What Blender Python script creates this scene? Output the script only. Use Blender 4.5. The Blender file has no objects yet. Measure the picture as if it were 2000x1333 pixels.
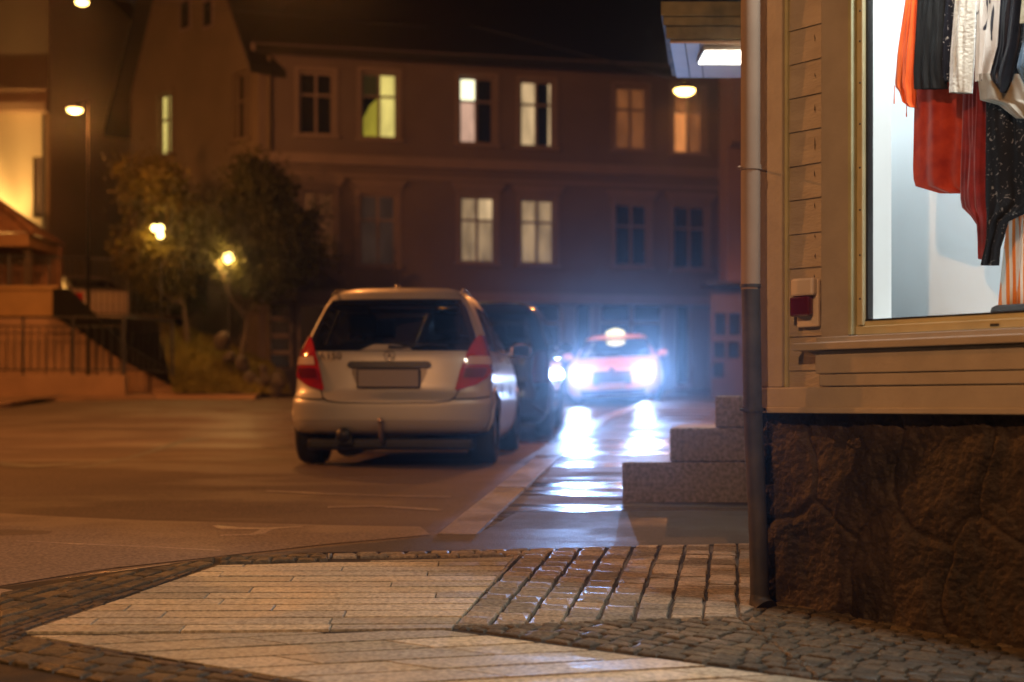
import bpy, bmesh, math, random
from mathutils import Vector, Matrix, noise
random.seed(7)
R = math.radians
C = bpy.context.scene.collection
F = 2778.0      # focal length in pixels of a 2000 px wide frame (50 mm on 36 mm)
HZ = 790.0      # row of the true horizon
EYE = 1.0

# ------------------------------------------------------------------ materials
MATS = {}
def mat(name, col, rough=0.6, metal=0.0, var=0.0, vs=3.0, bump=0.0, bs=40.0, coat=0.0, spec=0.5, sc=(1,1,1), rvar=0.0, rs=2.0, rsc=(1,1,1), col2=None, det=6):
    if name in MATS: return MATS[name]
    m = bpy.data.materials.new(name); m.use_nodes = True
    N = m.node_tree.nodes; L = m.node_tree.links
    p = N['Principled BSDF']
    p.inputs['Base Color'].default_value = (*col, 1); p.inputs['Roughness'].default_value = rough
    p.inputs['Metallic'].default_value = metal; p.inputs['Coat Weight'].default_value = coat
    p.inputs['Coat Roughness'].default_value = 0.08; p.inputs['Specular IOR Level'].default_value = spec
    tc = N.new('ShaderNodeTexCoord')
    def mp(s):
        q = N.new('ShaderNodeMapping'); q.inputs['Scale'].default_value = s; L.new(tc.outputs['Object'], q.inputs[0]); return q
    if var > 0 or col2:
        q = mp(sc); n = N.new('ShaderNodeTexNoise'); n.inputs['Scale'].default_value = vs; n.inputs['Detail'].default_value = det
        L.new(q.outputs[0], n.inputs['Vector'])
        r = N.new('ShaderNodeValToRGB'); r.color_ramp.elements[0].position = 0.3; r.color_ramp.elements[1].position = 0.7
        c2 = col2 if col2 else tuple(min(1, c*(1+var)) for c in col)
        c1 = col if col2 else tuple(c*(1-var) for c in col)
        r.color_ramp.elements[0].color = (*c1, 1); r.color_ramp.elements[1].color = (*c2, 1)
        L.new(n.outputs['Fac'], r.inputs[0]); L.new(r.outputs[0], p.inputs['Base Color'])
    if rvar > 0:
        q = mp(rsc); n = N.new('ShaderNodeTexNoise'); n.inputs['Scale'].default_value = rs; n.inputs['Detail'].default_value = 4
        L.new(q.outputs[0], n.inputs['Vector'])
        mr = N.new('ShaderNodeMapRange'); mr.inputs[1].default_value = 0.35; mr.inputs[2].default_value = 0.65
        mr.inputs[3].default_value = rough - rvar; mr.inputs[4].default_value = rough + rvar
        L.new(n.outputs['Fac'], mr.inputs[0]); L.new(mr.outputs[0], p.inputs['Roughness'])
    if bump > 0:
        n = N.new('ShaderNodeTexNoise'); n.inputs['Scale'].default_value = bs; n.inputs['Detail'].default_value = 5
        q = mp(sc); L.new(q.outputs[0], n.inputs['Vector'])
        b = N.new('ShaderNodeBump'); b.inputs['Strength'].default_value = bump; b.inputs['Distance'].default_value = 0.01
        L.new(n.outputs['Fac'], b.inputs['Height']); L.new(b.outputs[0], p.inputs['Normal'])
    MATS[name] = m; return m
def emat(name, col, s, folds=0.0, base=0.02):
    if name in MATS: return MATS[name]
    m = bpy.data.materials.new(name); m.use_nodes = True
    N = m.node_tree.nodes; L = m.node_tree.links; p = N['Principled BSDF']
    p.inputs['Base Color'].default_value = (base, base, base, 1); p.inputs['Roughness'].default_value = 0.3
    p.inputs['Emission Color'].default_value = (*col, 1); p.inputs['Emission Strength'].default_value = s
    if folds:
        tc = N.new('ShaderNodeTexCoord'); q = N.new('ShaderNodeMapping'); q.inputs['Scale'].default_value = (1, 1, 0.25)
        n = N.new('ShaderNodeTexNoise'); n.inputs['Scale'].default_value = 4.5; n.inputs['Detail'].default_value = 3
        mr = N.new('ShaderNodeMapRange'); mr.inputs[1].default_value = 0.3; mr.inputs[2].default_value = 0.7
        mr.inputs[3].default_value = s*(1-folds); mr.inputs[4].default_value = s*(1+folds)
        L.new(tc.outputs['Object'], q.inputs[0]); L.new(q.outputs[0], n.inputs['Vector']); L.new(n.outputs['Fac'], mr.inputs[0]); L.new(mr.outputs[0], p.inputs['Emission Strength'])
    MATS[name] = m; return m
def glass_mat(name, tint=(1,1,1), refl=0.06, rough=0.02):
    if name in MATS: return MATS[name]
    m = bpy.data.materials.new(name); m.use_nodes = True
    N = m.node_tree.nodes; L = m.node_tree.links; N.remove(N['Principled BSDF'])
    t = N.new('ShaderNodeBsdfTransparent'); t.inputs[0].default_value = (*tint, 1)
    g = N.new('ShaderNodeBsdfGlossy'); g.inputs['Roughness'].default_value = rough
    f = N.new('ShaderNodeFresnel'); f.inputs[0].default_value = 1.45
    mx = N.new('ShaderNodeMixShader'); L.new(f.outputs[0], mx.inputs[0]); L.new(t.outputs[0], mx.inputs[1]); L.new(g.outputs[0], mx.inputs[2])
    L.new(mx.outputs[0], N['Material Output'].inputs[0]); MATS[name] = m; return m

M_paintwood = mat('cream_painted_wood', (0.36, 0.32, 0.27), 0.5, var=0.12, vs=6, bump=0.3, bs=38, sc=(1,1,3), det=9)
M_trim = mat('cream_trim_paint', (0.38, 0.34, 0.29), 0.48, var=0.09, vs=9, bump=0.18, bs=50, det=9)
M_trimgreen = mat('weathered_frame_paint', (0.42, 0.42, 0.26), 0.4, var=0.15, vs=9, bump=0.08, bs=60)
M_dirt = mat('dark_gap', (0.03, 0.024, 0.02), 0.9)
M_stone = mat('plinth_stone', (0.012, 0.009, 0.008), 0.6, col2=(0.050, 0.034, 0.024), vs=4, bump=1.0, bs=42, spec=0.35, det=10)
M_granite = mat('speckled_granite', (0.09, 0.085, 0.08), 0.6, col2=(0.33, 0.31, 0.29), vs=42, det=10, bump=0.25, bs=120)
M_castiron = mat('old_cast_iron', (0.018, 0.016, 0.015), 0.6, col2=(0.07, 0.058, 0.05), vs=6, bump=0.35, bs=25, det=8)
M_pipe = mat('painted_downpipe', (0.28, 0.21, 0.155), 0.75, var=0.12, vs=4, bump=0.08, bs=30, spec=.15)
M_black = mat('black_plastic', (0.012, 0.012, 0.013), 0.45)
M_iron = mat('black_railing_paint', (0.02, 0.02, 0.022), 0.3, metal=0.0, spec=0.6)
M_rubber = mat('tyre_rubber', (0.012, 0.012, 0.012), 0.8, bump=0.2, bs=60)
M_rim = mat('rim_alloy', (0.45, 0.45, 0.46), 0.35, metal=0.9)
M_chrome = mat('chrome', (0.8, 0.8, 0.8), 0.12, metal=1.0)
M_darkglass = mat('dark_window_glass', (0.012, 0.014, 0.02), 0.12, spec=0.6)
M_frit = mat('black_glass_border', (0.006, 0.006, 0.007), 0.12, spec=0.5)
M_carglass = glass_mat('tinted_car_glass', (0.45, 0.48, 0.47))
M_shopglass = glass_mat('shop_window_glass', (0.97, 0.99, 0.98))
M_seat = mat('seat_cloth', (0.03, 0.03, 0.032), 0.9)
M_redlens = mat('red_lens', (0.35, 0.012, 0.012), 0.12, coat=1.0, var=0.25, vs=9)
M_redlens2 = mat('dark_red_lens', (0.12, 0.006, 0.008), 0.12, coat=1.0)
M_clearlens = mat('clear_lens', (0.55, 0.42, 0.40), 0.12, coat=1.0)
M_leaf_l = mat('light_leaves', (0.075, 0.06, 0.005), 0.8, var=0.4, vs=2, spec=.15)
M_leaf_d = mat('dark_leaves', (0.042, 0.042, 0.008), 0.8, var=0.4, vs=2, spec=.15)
M_bark = mat('bark', (0.10, 0.07, 0.045), 0.9, bump=0.5, bs=20)
M_facade = mat('brown_render', (0.135, 0.108, 0.108), 0.85, var=0.12, vs=0.8, bump=0.1, bs=12)
M_facadetrim = mat('facade_trim', (0.21, 0.165, 0.16), 0.7, var=0.08, vs=2)
M_gable = mat('gable_boards', (0.17, 0.135, 0.095), 0.8, var=0.10, vs=1)
M_roof = mat('dark_slate_roof', (0.012, 0.012, 0.013), 0.8, bump=0.3, bs=6)
M_tile = mat('clay_roof_tiles', (0.20, 0.10, 0.05), 0.7, var=0.3, vs=5, bump=0.2, bs=12)
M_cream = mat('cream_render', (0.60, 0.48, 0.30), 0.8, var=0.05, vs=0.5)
M_hwall = mat('rust_render', (0.22, 0.11, 0.06), 0.85, var=0.1, vs=0.6)
M_conc = mat('terrace_concrete', (0.34, 0.22, 0.14), 0.85, var=0.18, vs=1.5, bump=0.3, bs=15)
M_grass = mat('bank_grass', (0.06, 0.05, 0.012), 0.9, col2=(0.22, 0.17, 0.02), vs=2.2, bump=0.8, bs=14)
M_whitepanel = mat('white_display_panel', (0.62, 0.66, 0.68), 0.5, var=0.03, vs=2)
M_backpanel = mat('pale_blue_back_panel', (0.66, 0.72, 0.76), 0.6, var=0.05, vs=1.6)

# ------------------------------------------------------------------ mesh helpers
class MB:
    def __init__(s): s.v = []; s.f = []; s.m = []; s.s = []
    def add(s, vs, fs, mi=0, sm=False):
        o = len(s.v); s.v += [tuple(v) for v in vs]
        for f in fs: s.f.append(tuple(i+o for i in f)); s.m.append(mi); s.s.append(sm)
        return s
    def box(s, a, b, M=None, mi=0):
        (x0,y0,z0),(x1,y1,z1) = a, b
        vs = [Vector(p) for p in ((x0,y0,z0),(x1,y0,z0),(x1,y1,z0),(x0,y1,z0),(x0,y0,z1),(x1,y0,z1),(x1,y1,z1),(x0,y1,z1))]
        if M: vs = [M @ v for v in vs]
        return s.add(vs, [(0,3,2,1),(4,5,6,7),(0,1,5,4),(1,2,6,5),(2,3,7,6),(3,0,4,7)], mi)
    def bbox(s, a, b, r=0.005, M=None, mi=0):      # box with chamfered edges
        bm = bmesh.new(); bmesh.ops.create_cube(bm, size=1)
        c = [(a[i]+b[i])/2 for i in range(3)]; d = [abs(b[i]-a[i]) for i in range(3)]
        for v in bm.verts: v.co = Vector((c[0]+v.co.x*d[0], c[1]+v.co.y*d[1], c[2]+v.co.z*d[2]))
        bmesh.ops.bevel(bm, geom=list(bm.edges), offset=min(r, min(d)*0.4), segments=2, affect='EDGES', profile=0.5)
        return s.bm(bm, M, mi)
    def bm(s, bm, M=None, mi=0, sm=False):
        bm.verts.ensure_lookup_table()
        vs = [(M @ v.co if M else v.co.copy()) for v in bm.verts]
        fs = [tuple(v.index for v in f.verts) for f in bm.faces]
        bm.free(); return s.add(vs, fs, mi, sm)
    def tube(s, pts, rad, n=10, mi=0, cap=True, sm=True):
        pts = [Vector(p) for p in pts]; rads = rad if isinstance(rad, (list, tuple)) else [rad]*len(pts)
        rings = []; up = Vector((0,0,1)); prev = None
        for i, p in enumerate(pts):
            t = (pts[min(i+1, len(pts)-1)] - pts[max(i-1, 0)]).normalized()
            if prev is None:
                a = t.cross(up)
                if a.length < 1e-3: a = t.cross(Vector((1,0,0)))
            else: a = prev - t*prev.dot(t)
            a.normalize(); b = t.cross(a); prev = a
            rings.append([p + (a*math.cos(2*math.pi*k/n) + b*math.sin(2*math.pi*k/n))*rads[i] for k in range(n)])
        vs = [v for r in rings for v in r]; fs = []
        for i in range(len(pts)-1):
            for k in range(n): fs.append((i*n+k, i*n+(k+1)%n, (i+1)*n+(k+1)%n, (i+1)*n+k))
        s.add(vs, fs, mi, sm)
        if cap:
            s.add(rings[0], [tuple(range(n))][::-1], mi); s.add(rings[-1], [tuple(range(n))], mi)
        return s
    def lathe(s, prof, c=(0,0,0), n=24, mi=0, M=None, sx=1, sy=1):    # prof: (r, z)
        vs = []; fs = []
        for r, z in prof:
            for k in range(n):
                v = Vector((r*math.cos(2*math.pi*k/n)*sx, r*math.sin(2*math.pi*k/n)*sy, z))
                vs.append((M @ v if M else v) + Vector(c))
        for i in range(len(prof)-1):
            for k in range(n): fs.append((i*n+k, i*n+(k+1)%n, (i+1)*n+(k+1)%n, (i+1)*n+k))
        return s.add(vs, fs, mi, True)
    def grid(s, rows, mi=0, sm=True):
        n = len(rows[0]); vs = [v for r in rows for v in r]
        return s.add(vs, [(i*n+k, i*n+k+1, (i+1)*n+k+1, (i+1)*n+k) for i in range(len(rows)-1) for k in range(n-1)], mi, sm)
    def prism(s, poly, vec, mi=0):
        n = len(poly); a = [Vector(p) for p in poly]; b = [p + Vector(vec) for p in a]
        return s.add(a+b, [tuple(range(n))[::-1], tuple(range(n, 2*n))] + [(i, (i+1)%n, n+(i+1)%n, n+i) for i in range(n)], mi)
    def build(s, name, m, parent=None, loc=None, local=False):
        me = bpy.data.meshes.new(name)
        off = Vector(loc) if loc else Vector((0,0,0))
        if parent is not None and not local:
            q = parent; off = Vector((0,0,0))
            while q: off += q.location; q = q.parent
        me.from_pydata([tuple(Vector(v)-off) for v in s.v], [], s.f)
        for x in (m if isinstance(m, (list, tuple)) else [m]): me.materials.append(x)
        me.polygons.foreach_set('material_index', s.m); me.polygons.foreach_set('use_smooth', s.s)
        me.validate(); me.update()
        o = bpy.data.objects.new(name, me); C.objects.link(o)
        if parent is not None: o.parent = parent
        elif loc: o.location = loc
        return o
def tag(o, label=None, cat=None, group=None, kind=None):
    if label: o['label'] = label
    if cat: o['category'] = cat
    if group: o['group'] = group
    if kind: o['kind'] = kind
    return o
def thing(name, label, cat, loc=(0,0,0), rz=0, group=None):
    o = bpy.data.objects.new(name, None); C.objects.link(o); o.location = loc; o.rotation_euler = (0,0,rz)
    return tag(o, label, cat, group)
def fixn(o):
    bm = bmesh.new(); bm.from_mesh(o.data); bmesh.ops.recalc_face_normals(bm, faces=bm.faces); bm.to_mesh(o.data); bm.free(); return o
def interp(xs, ys, x):
    if x <= xs[0]: return ys[0] + (x-xs[0])*(ys[1]-ys[0])/(xs[1]-xs[0])
    if x >= xs[-1]: return ys[-1] + (x-xs[-1])*(ys[-1]-ys[-2])/(xs[-1]-xs[-2])
    i = max(k for k in range(len(xs)) if xs[k] <= x); i = min(i, len(xs)-2)
    h = xs[i+1]-xs[i]; t = (x-xs[i])/h
    def sl(k):
        if k == 0 or k == len(xs)-1:
            j = min(k, len(xs)-2); return (ys[j+1]-ys[j])/(xs[j+1]-xs[j])
        a = (ys[k]-ys[k-1])/(xs[k]-xs[k-1]); b = (ys[k+1]-ys[k])/(xs[k+1]-xs[k])
        return 0 if a*b <= 0 else 2*a*b/(a+b)
    m0, m1 = sl(i), sl(i+1); t2, t3 = t*t, t*t*t
    return (2*t3-3*t2+1)*ys[i] + (t3-2*t2+t)*h*m0 + (-2*t3+3*t2)*ys[i+1] + (t3-t2)*h*m1
def lin(xs, ys, x):
    if x <= xs[0]: return ys[0]
    if x >= xs[-1]: return ys[-1]
    for i in range(len(xs)-1):
        if x <= xs[i+1]: return ys[i] + (ys[i+1]-ys[i])*(x-xs[i])/(xs[i+1]-xs[i])

# ------------------------------------------------------------------ ground levels
GD = [-10, 0, 4, 5.5, 7, 8.7, 10, 12.4, 15, 18.7, 24, 28, 34, 40, 90]
GH = [1.25, 1.0, .835, .765, .69, .60, .53, .45, .43, .36, .10, -.08, -.28, -.45, -1.4]
def zs(y): return EYE - interp(GD, GH, y)
def zr(y):
    t = min(1, max(0, (y-7.4)/1.6)); t = t*t*(3-2*t)
    return zs(y) - 0.005 - 0.085*t
def g2w(px, py, f=zs):                      # where a sight line meets the ground
    a, b = 3.0, 60.0
    for _ in range(50):
        m = (a+b)/2
        if HZ + F*(EYE-f(m))/m > py: a = m
        else: b = m
    return ((px-1000)/F*a, a)
def P(px, py, d): return Vector(((px-1000)/F*d, d, EYE+(HZ-py)/F*d))

# ---- road
m = bpy.data.materials.new('road_asphalt'); m.use_nodes = True
def ground_mat(m, c1, c2, r0, r1, rsc, bstr, wet=False, wave=0.0):
    N = m.node_tree.nodes; L = m.node_tree.links; p = N['Principled BSDF']
    tc = N.new('ShaderNodeTexCoord')
    def nz(s, sc=(1,1,1), det=5, rough=.5):
        q = N.new('ShaderNodeMapping'); q.inputs['Scale'].default_value = sc; L.new(tc.outputs['Object'], q.inputs[0])
        n = N.new('ShaderNodeTexNoise'); n.inputs['Scale'].default_value = s; n.inputs['Detail'].default_value = det; n.inputs['Roughness'].default_value = rough
        L.new(q.outputs[0], n.inputs['Vector']); return n
    def ramp(n, a, b, ca, cb):
        r = N.new('ShaderNodeValToRGB'); r.color_ramp.elements[0].position = a; r.color_ramp.elements[1].position = b
        r.color_ramp.elements[0].color = (*ca, 1); r.color_ramp.elements[1].color = (*cb, 1); L.new(n.outputs['Fac'], r.inputs[0]); return r
    big = ramp(nz(0.35, (1, 1.6, 1)), .35, .65, c1, c2)
    fine = ramp(nz(60, det=4), .36, .64, (.66,)*3, (1.34,)*3)
    mx = N.new('ShaderNodeMix'); mx.data_type = 'RGBA'; mx.blend_type = 'MULTIPLY'; mx.inputs[0].default_value = 1
    L.new(big.outputs[0], mx.inputs[6]); L.new(fine.outputs[0], mx.inputs[7])
    L.new(mx.outputs[2], p.inputs['Base Color'])
    mr = N.new('ShaderNodeMapRange'); mr.inputs[1].default_value = .44; mr.inputs[2].default_value = .54
    mr.inputs[3].default_value = r0; mr.inputs[4].default_value = r1
    L.new(nz(1.0, rsc, 4).outputs['Fac'], mr.inputs[0]); L.new(mr.outputs[0], p.inputs['Roughness'])
    if wet:
        sp = N.new('ShaderNodeSeparateXYZ'); L.new(tc.outputs['Object'], sp.inputs[0]); w1 = N.new('ShaderNodeMapRange'); w1.inputs[1].default_value = 13; w1.inputs[2].default_value = 18; w1.inputs[3].default_value = 1; w1.inputs[4].default_value = .3
        w2 = N.new('ShaderNodeMapRange'); w2.inputs[1].default_value = -5; w2.inputs[2].default_value = -1.5; w2.inputs[3].default_value = 0; w2.inputs[4].default_value = 1
        L.new(sp.outputs[1], w1.inputs[0]); L.new(sp.outputs[0], w2.inputs[0]); mxx = N.new('ShaderNodeMix'); mxx.inputs[2].default_value = 1; L.new(w2.outputs[0], mxx.inputs[0]); L.new(w1.outputs[0], mxx.inputs[3])
        ml = N.new('ShaderNodeMath'); ml.operation = 'MULTIPLY'; L.new(mr.outputs[0], ml.inputs[0]); L.new(mxx.outputs[0], ml.inputs[1]); L.new(ml.outputs[0], p.inputs['Roughness'])
    b1 = N.new('ShaderNodeBump'); b1.inputs['Strength'].default_value = bstr; b1.inputs['Distance'].default_value = .006
    L.new(nz(110, det=2).outputs['Fac'], b1.inputs['Height'])
    b2 = N.new('ShaderNodeBump'); b2.inputs['Strength'].default_value = .6; b2.inputs['Distance'].default_value = .02 + wave
    L.new(nz(1.3, (1, 3.0, 1), 3).outputs['Fac'], b2.inputs['Height']); L.new(b1.outputs[0], b2.inputs['Normal'])
    L.new(b2.outputs[0], p.inputs['Normal'])
    return m
M_road = ground_mat(m, (.088,.062,.047), (.122,.088,.067), .6, .85, (.5, 1.2, 1), .5, wave=-.006, wet=True)
M_side = ground_mat(bpy.data.materials.new('x'), (.05,.05,.05), (.08,.08,.08), .1, .5, (1,1,1), .3) if False else None
def gm(name, *a, **k):
    q = bpy.data.materials.new(name); q.use_nodes = True; return ground_mat(q, *a, **k)
M_side = gm('damp_pavement_asphalt', (.055,.052,.052), (.10,.092,.088), .17, .72, (.25, 2.3, 1), .5, wave=.12)
M_joint = gm('dark_joint_soil', (.012,.009,.006), (.022,.016,.010), .6, .9, (2,2,1), .6)
M_patch = gm('fresh_asphalt_patch', (.035,.034,.036), (.055,.052,.052), .5, .7, (1,1,1), .6)
M_kerb = gm('kerb_granite', (.20,.16,.13), (.30,.25,.20), .3, .5, (3,3,1), .4)
M_slab = gm('paving_slab_stone', (.30,.27,.205), (.43,.39,.30), .42, .62, (2,2,1), .25)
M_sett = gm('granite_setts', (.17,.145,.115), (.28,.24,.18), .46, .88, (2.2,5,1), .9)
M_sett2 = gm('dark_mossy_setts', (.046,.037,.026), (.105,.083,.052), .5, .8, (6,6,1), .8)
M_gutter = gm('dark_gutter_setts', (.035,.028,.024), (.07,.055,.045), .5, .8, (6,6,1), .8)

def tints(m):
    out = [m]
    for k, f in enumerate(((1.22, 1.16, 1.06), (.78, .80, .80))):
        c_ = m.copy(); c_.name = m.name+['_pale', '_dark'][k]
        for nd in c_.node_tree.nodes:
            if nd.type == 'VALTORGB' and abs(nd.color_ramp.elements[0].color[0]-nd.color_ramp.elements[0].color[2]) > 1e-4:
                for e in nd.color_ramp.elements: e.color = tuple(e.color[i]*f[i] for i in range(3))+(1,)
        out.append(c_)
    return out
ys_ = [-8+i*1.0 for i in range(11)] + [3+i*.1 for i in range(71)] + [10.5+i*.5 for i in range(60)] + [41+i*3 for i in range(17)]
ys_ = sorted(set(round(y, 3) for y in ys_))
mb = MB(); mb.grid([[(x, y, zr(y)) for x in (-70,-30,-12,-6,-3,-1.5,0,1.5,3,6,12,30,70)] for y in ys_])
tag(mb.build('road', M_road), kind='structure')

# ---- pavement (right of the kerb, and round the corner)
KP = [g2w(x, y) for x, y in ((850,1047),(905,1002),(965,955),(1022,912),(1075,873),(1122,843),(1165,820),(1205,803),(1245,791))]
K2 = [g2w(x, y) for x, y in ((0,1150),(200,1117),(420,1092),(660,1066),(850,1047))]
kxs = [p[1] for p in K2] + [p[1] for p in KP[1:]]; kx = [p[0] for p in K2] + [p[0] for p in KP[1:]]
kxs = [2.0, 4.5] + kxs + [40, 70]; kx = [-40, -6.5] + kx + [4.6, 9.0]
def kerbx(y): return lin(kxs, kx, y)
rows = []
yy = [-8, -4, 0, 2] + [2.4+i*.1 for i in range(76)] + [10+i*.5 for i in range(60)] + [42, 50, 60, 70]
for y in yy:
    x0 = kerbx(y)+ (0.2 if y > 7.3 else 0); x0 = max(x0, -40)
    rows.append([(x0 + (30-x0)*t, y, zs(y)) for t in (0,.02,.05,.1,.3,1)])
mb = MB(); mb.grid(rows); tag(mb.build('pavement', M_side), kind='structure')

# ---- generic block paving laid on the pavement
def clip(poly, region):
    out = poly
    n = len(region)
    for i in range(n):
        ax, ay = region[i]; bx, by = region[(i+1)%n]; inp = out; out = []
        if not inp: return []
        def side(p): return (bx-ax)*(p[1]-ay) - (by-ay)*(p[0]-ax)
        for k in range(len(inp)):
            p, q = inp[k], inp[(k+1)%len(inp)]; sp, sq = side(p), side(q)
            if sp >= 0: out.append(p)
            if (sp >= 0) != (sq >= 0):
                t = sp/(sp-sq); out.append((p[0]+(q[0]-p[0])*t, p[1]+(q[1]-p[1])*t))
    return out
def area(p): return 0.5*sum(p[i][0]*p[(i+1)%len(p)][1]-p[(i+1)%len(p)][0]*p[i][1] for i in range(len(p)))
def blocks(mb, region, ang, w, ln, gap, h, jit=0.0, hj=0.0, bev=.006, shear=0.0, lvar=.25, z=0.004, dome=0.0, ugap=None, nm=3):
    if area(region) < 0: region = region[::-1]
    ca, sa = math.cos(ang), math.sin(ang); cx = sum(p[0] for p in region)/len(region); cy = sum(p[1] for p in region)/len(region)
    loc = [((x-cx)*ca+(y-cy)*sa, -(x-cx)*sa+(y-cy)*ca) for x, y in region]
    u0 = min(p[0] for p in loc)-ln*2; u1 = max(p[0] for p in loc)+ln; v0 = min(p[1] for p in loc); v1 = max(p[1] for p in loc)
    rr = random.Random(int(abs(cx*1000+cy*77)))
    v = v0; row = 0
    while v < v1:
        u = u0 + rr.random()*ln
        while u < u1:
            l = ln*(1+rr.uniform(-lvar, lvar)); g = gap
            e = g if ugap is None else ugap; q = [(u+e/2+shear*v, v+g/2), (u+l-e/2+shear*v, v+g/2), (u+l-e/2+shear*(v+w), v+w-g/2), (u+e/2+shear*(v+w), v+w-g/2)]
            q = [(a+rr.uniform(-jit, jit), b+rr.uniform(-jit, jit)) for a, b in q]
            q = [(cx+a*ca-b*sa, cy+a*sa+b*ca) for a, b in q]
            q = clip(q, region)
            if len(q) >= 3 and area(q) > w*ln*.025:
                mx_ = sum(p[0] for p in q)/len(q); my = sum(p[1] for p in q)/len(q)
                hh = h + rr.uniform(-hj, hj); tx, ty = rr.uniform(-hj, hj)*3, rr.uniform(-hj, hj)*3
                n = len(q)
                def zz(x, y, a): return zs(y)+z+a+(tx*(x-mx_)+ty*(y-my) if a > 0 else 0)
                base = [(x, y, zz(x, y, 0)) for x, y in q]
                def ins(x, y, b):
                    dx, dy = x-mx_, y-my; l_ = math.hypot(dx, dy) or 1; k_ = max(.2, 1-b*1.4/l_); return mx_+dx*k_, my+dy*k_
                a1 = [(*ins(x, y, bev*.3), zz(x, y, hh*.7)) for x, y in q]
                a2 = [(*ins(x, y, bev), zz(x, y, hh)) for x, y in q]
                vs = base+a1+a2; fs = []
                for r_ in range(2): fs += [(r_*n+i, r_*n+(i+1)%n, (r_+1)*n+(i+1)%n, (r_+1)*n+i) for i in range(n)]
                if dome:
                    a3 = [(mx_+(x-mx_)*.55, my+(y-my)*.55, zz(x, y, hh+dome)) for x, y in q]
                    vs += a3; fs += [(2*n+i, 2*n+(i+1)%n, 3*n+(i+1)%n, 3*n+i) for i in range(n)]; fs.append(tuple(range(3*n, 4*n)))
                else: fs.append(tuple(range(2*n, 3*n)))
                mb.add(vs, fs, rr.randrange(nm), False)
            u += l
        v += w; row += 1
def W(*pts): return [g2w(x, y) for x, y in pts]
def lerp2(p, q, t): return (p[0]+(q[0]-p[0])*t, p[1]+(q[1]-p[1])*t)
# dark bed under all the paving
bed = W((0,1149),(420,1092),(640,1083),(1000,1079),(1480,1063),(1900,1063),(2300,1300),(2300,1400),(-400,1400),(-400,1230))
def sheet(name, poly, m, z, kind='structure'):
    if area(poly) < 0: poly = poly[::-1]
    mb = MB(); y0 = min(p[1] for p in poly); y1 = max(p[1] for p in poly); y = y0
    while y < y1:
        yb = min(y+.12, y1); q = clip(poly, [(-50, y), (50, y), (50, yb), (-50, yb)])
        if len(q) >= 3: mb.add([(a, b, zs(b)+z) for a, b in q], [tuple(range(len(q)))])
        y = yb
    return tag(mb.build(name, m), kind=kind)
sheet('paving_bed', bed, M_joint, 0.004)
pA, pB, pC, pD = W((425,1110),(1003,1094),(882,1234),(45,1243))
mb = MB(); blocks(mb, [pA,pB,pC,pD], R(1.0), .125, .85, .020, .009, hj=.0012, bev=.0015, lvar=.4, ugap=.004)
E1, E2, F1 = W((1640,1345),(2600,1480),(640,1345))
blocks(mb, [g2w(60,1249), g2w(880,1239), E1, F1], R(13), .15, .7, .017, .009, hj=.001, bev=.0015, shear=-.9, ugap=.007)
mb.build('paving_slabs', tints(M_slab))['kind'] = 'structure'
# squared setts, long courses running away from the camera
mb = MB()
blocks(mb, W((1006,1093),(1150,1075),(1470,1068),(1560,1150),(1440,1212),(886,1231)), R(81), .123, .12, .013, .013, jit=.005, hj=.0016, bev=.004, dome=.0008, ugap=.005)
blocks(mb, W((1010,1091),(1150,1075),(990,1079),(640,1086),(640,1094)), R(0), .09, .11, .010, .012, jit=.005, hj=.002, bev=.008, dome=.0015)
mb.build('sett_field', tints(M_sett))['kind'] = 'structure'
mb = MB()
blocks(mb, W((430,1094),(640,1086),(640,1100),(430,1106)), R(-2), .085, .10, .010, .012, jit=.006, hj=.003, bev=.008, dome=.002)
for q_ in (W((895,1233),(905,1226),(1440,1212),(1600,1333)), W((1440,1212),(1530,1160),(2200,1200),(2200,1345),(1600,1333))):
    blocks(mb, q_, R(-33), .068, .088, .009, .010, jit=.012, hj=.002, bev=.008, dome=.001)
blocks(mb, W((0,1165),(420,1096),(415,1106),(0,1232)), R(72), .09, .13, .008, .012, jit=.010, hj=.0025, bev=.009, dome=.0015)
blocks(mb, W((-40,1262),(60,1255),(520,1345),(230,1345),(-40,1290)), R(-28), .085, .12, .008, .012, jit=.01, hj=.0025, bev=.009, dome=.0015)
mb.build('mossy_sett_band', tints(M_sett2))['kind'] = 'structure'
mb = MB()
blocks(mb, W((415,1106),(427,1110),(40,1247),(0,1262),(0,1232)), R(75), .05, .11, .01, .007, jit=.004, hj=.002, bev=.008)
blocks(mb, W((0,1248),(60,1249),(700,1356),(600,1356)), R(-29), .05, .11, .01, .007, jit=.004, hj=.002, bev=.008)
mb.build('gutter_setts', tints(M_gutter))['kind'] = 'structure'
sheet('asphalt_patch', W((560,1084),(850,1049),(935,1046),(1010,1003),(1475,1000),(1475,1065),(1000,1078),(640,1083)), M_patch, 0.008)
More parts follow.
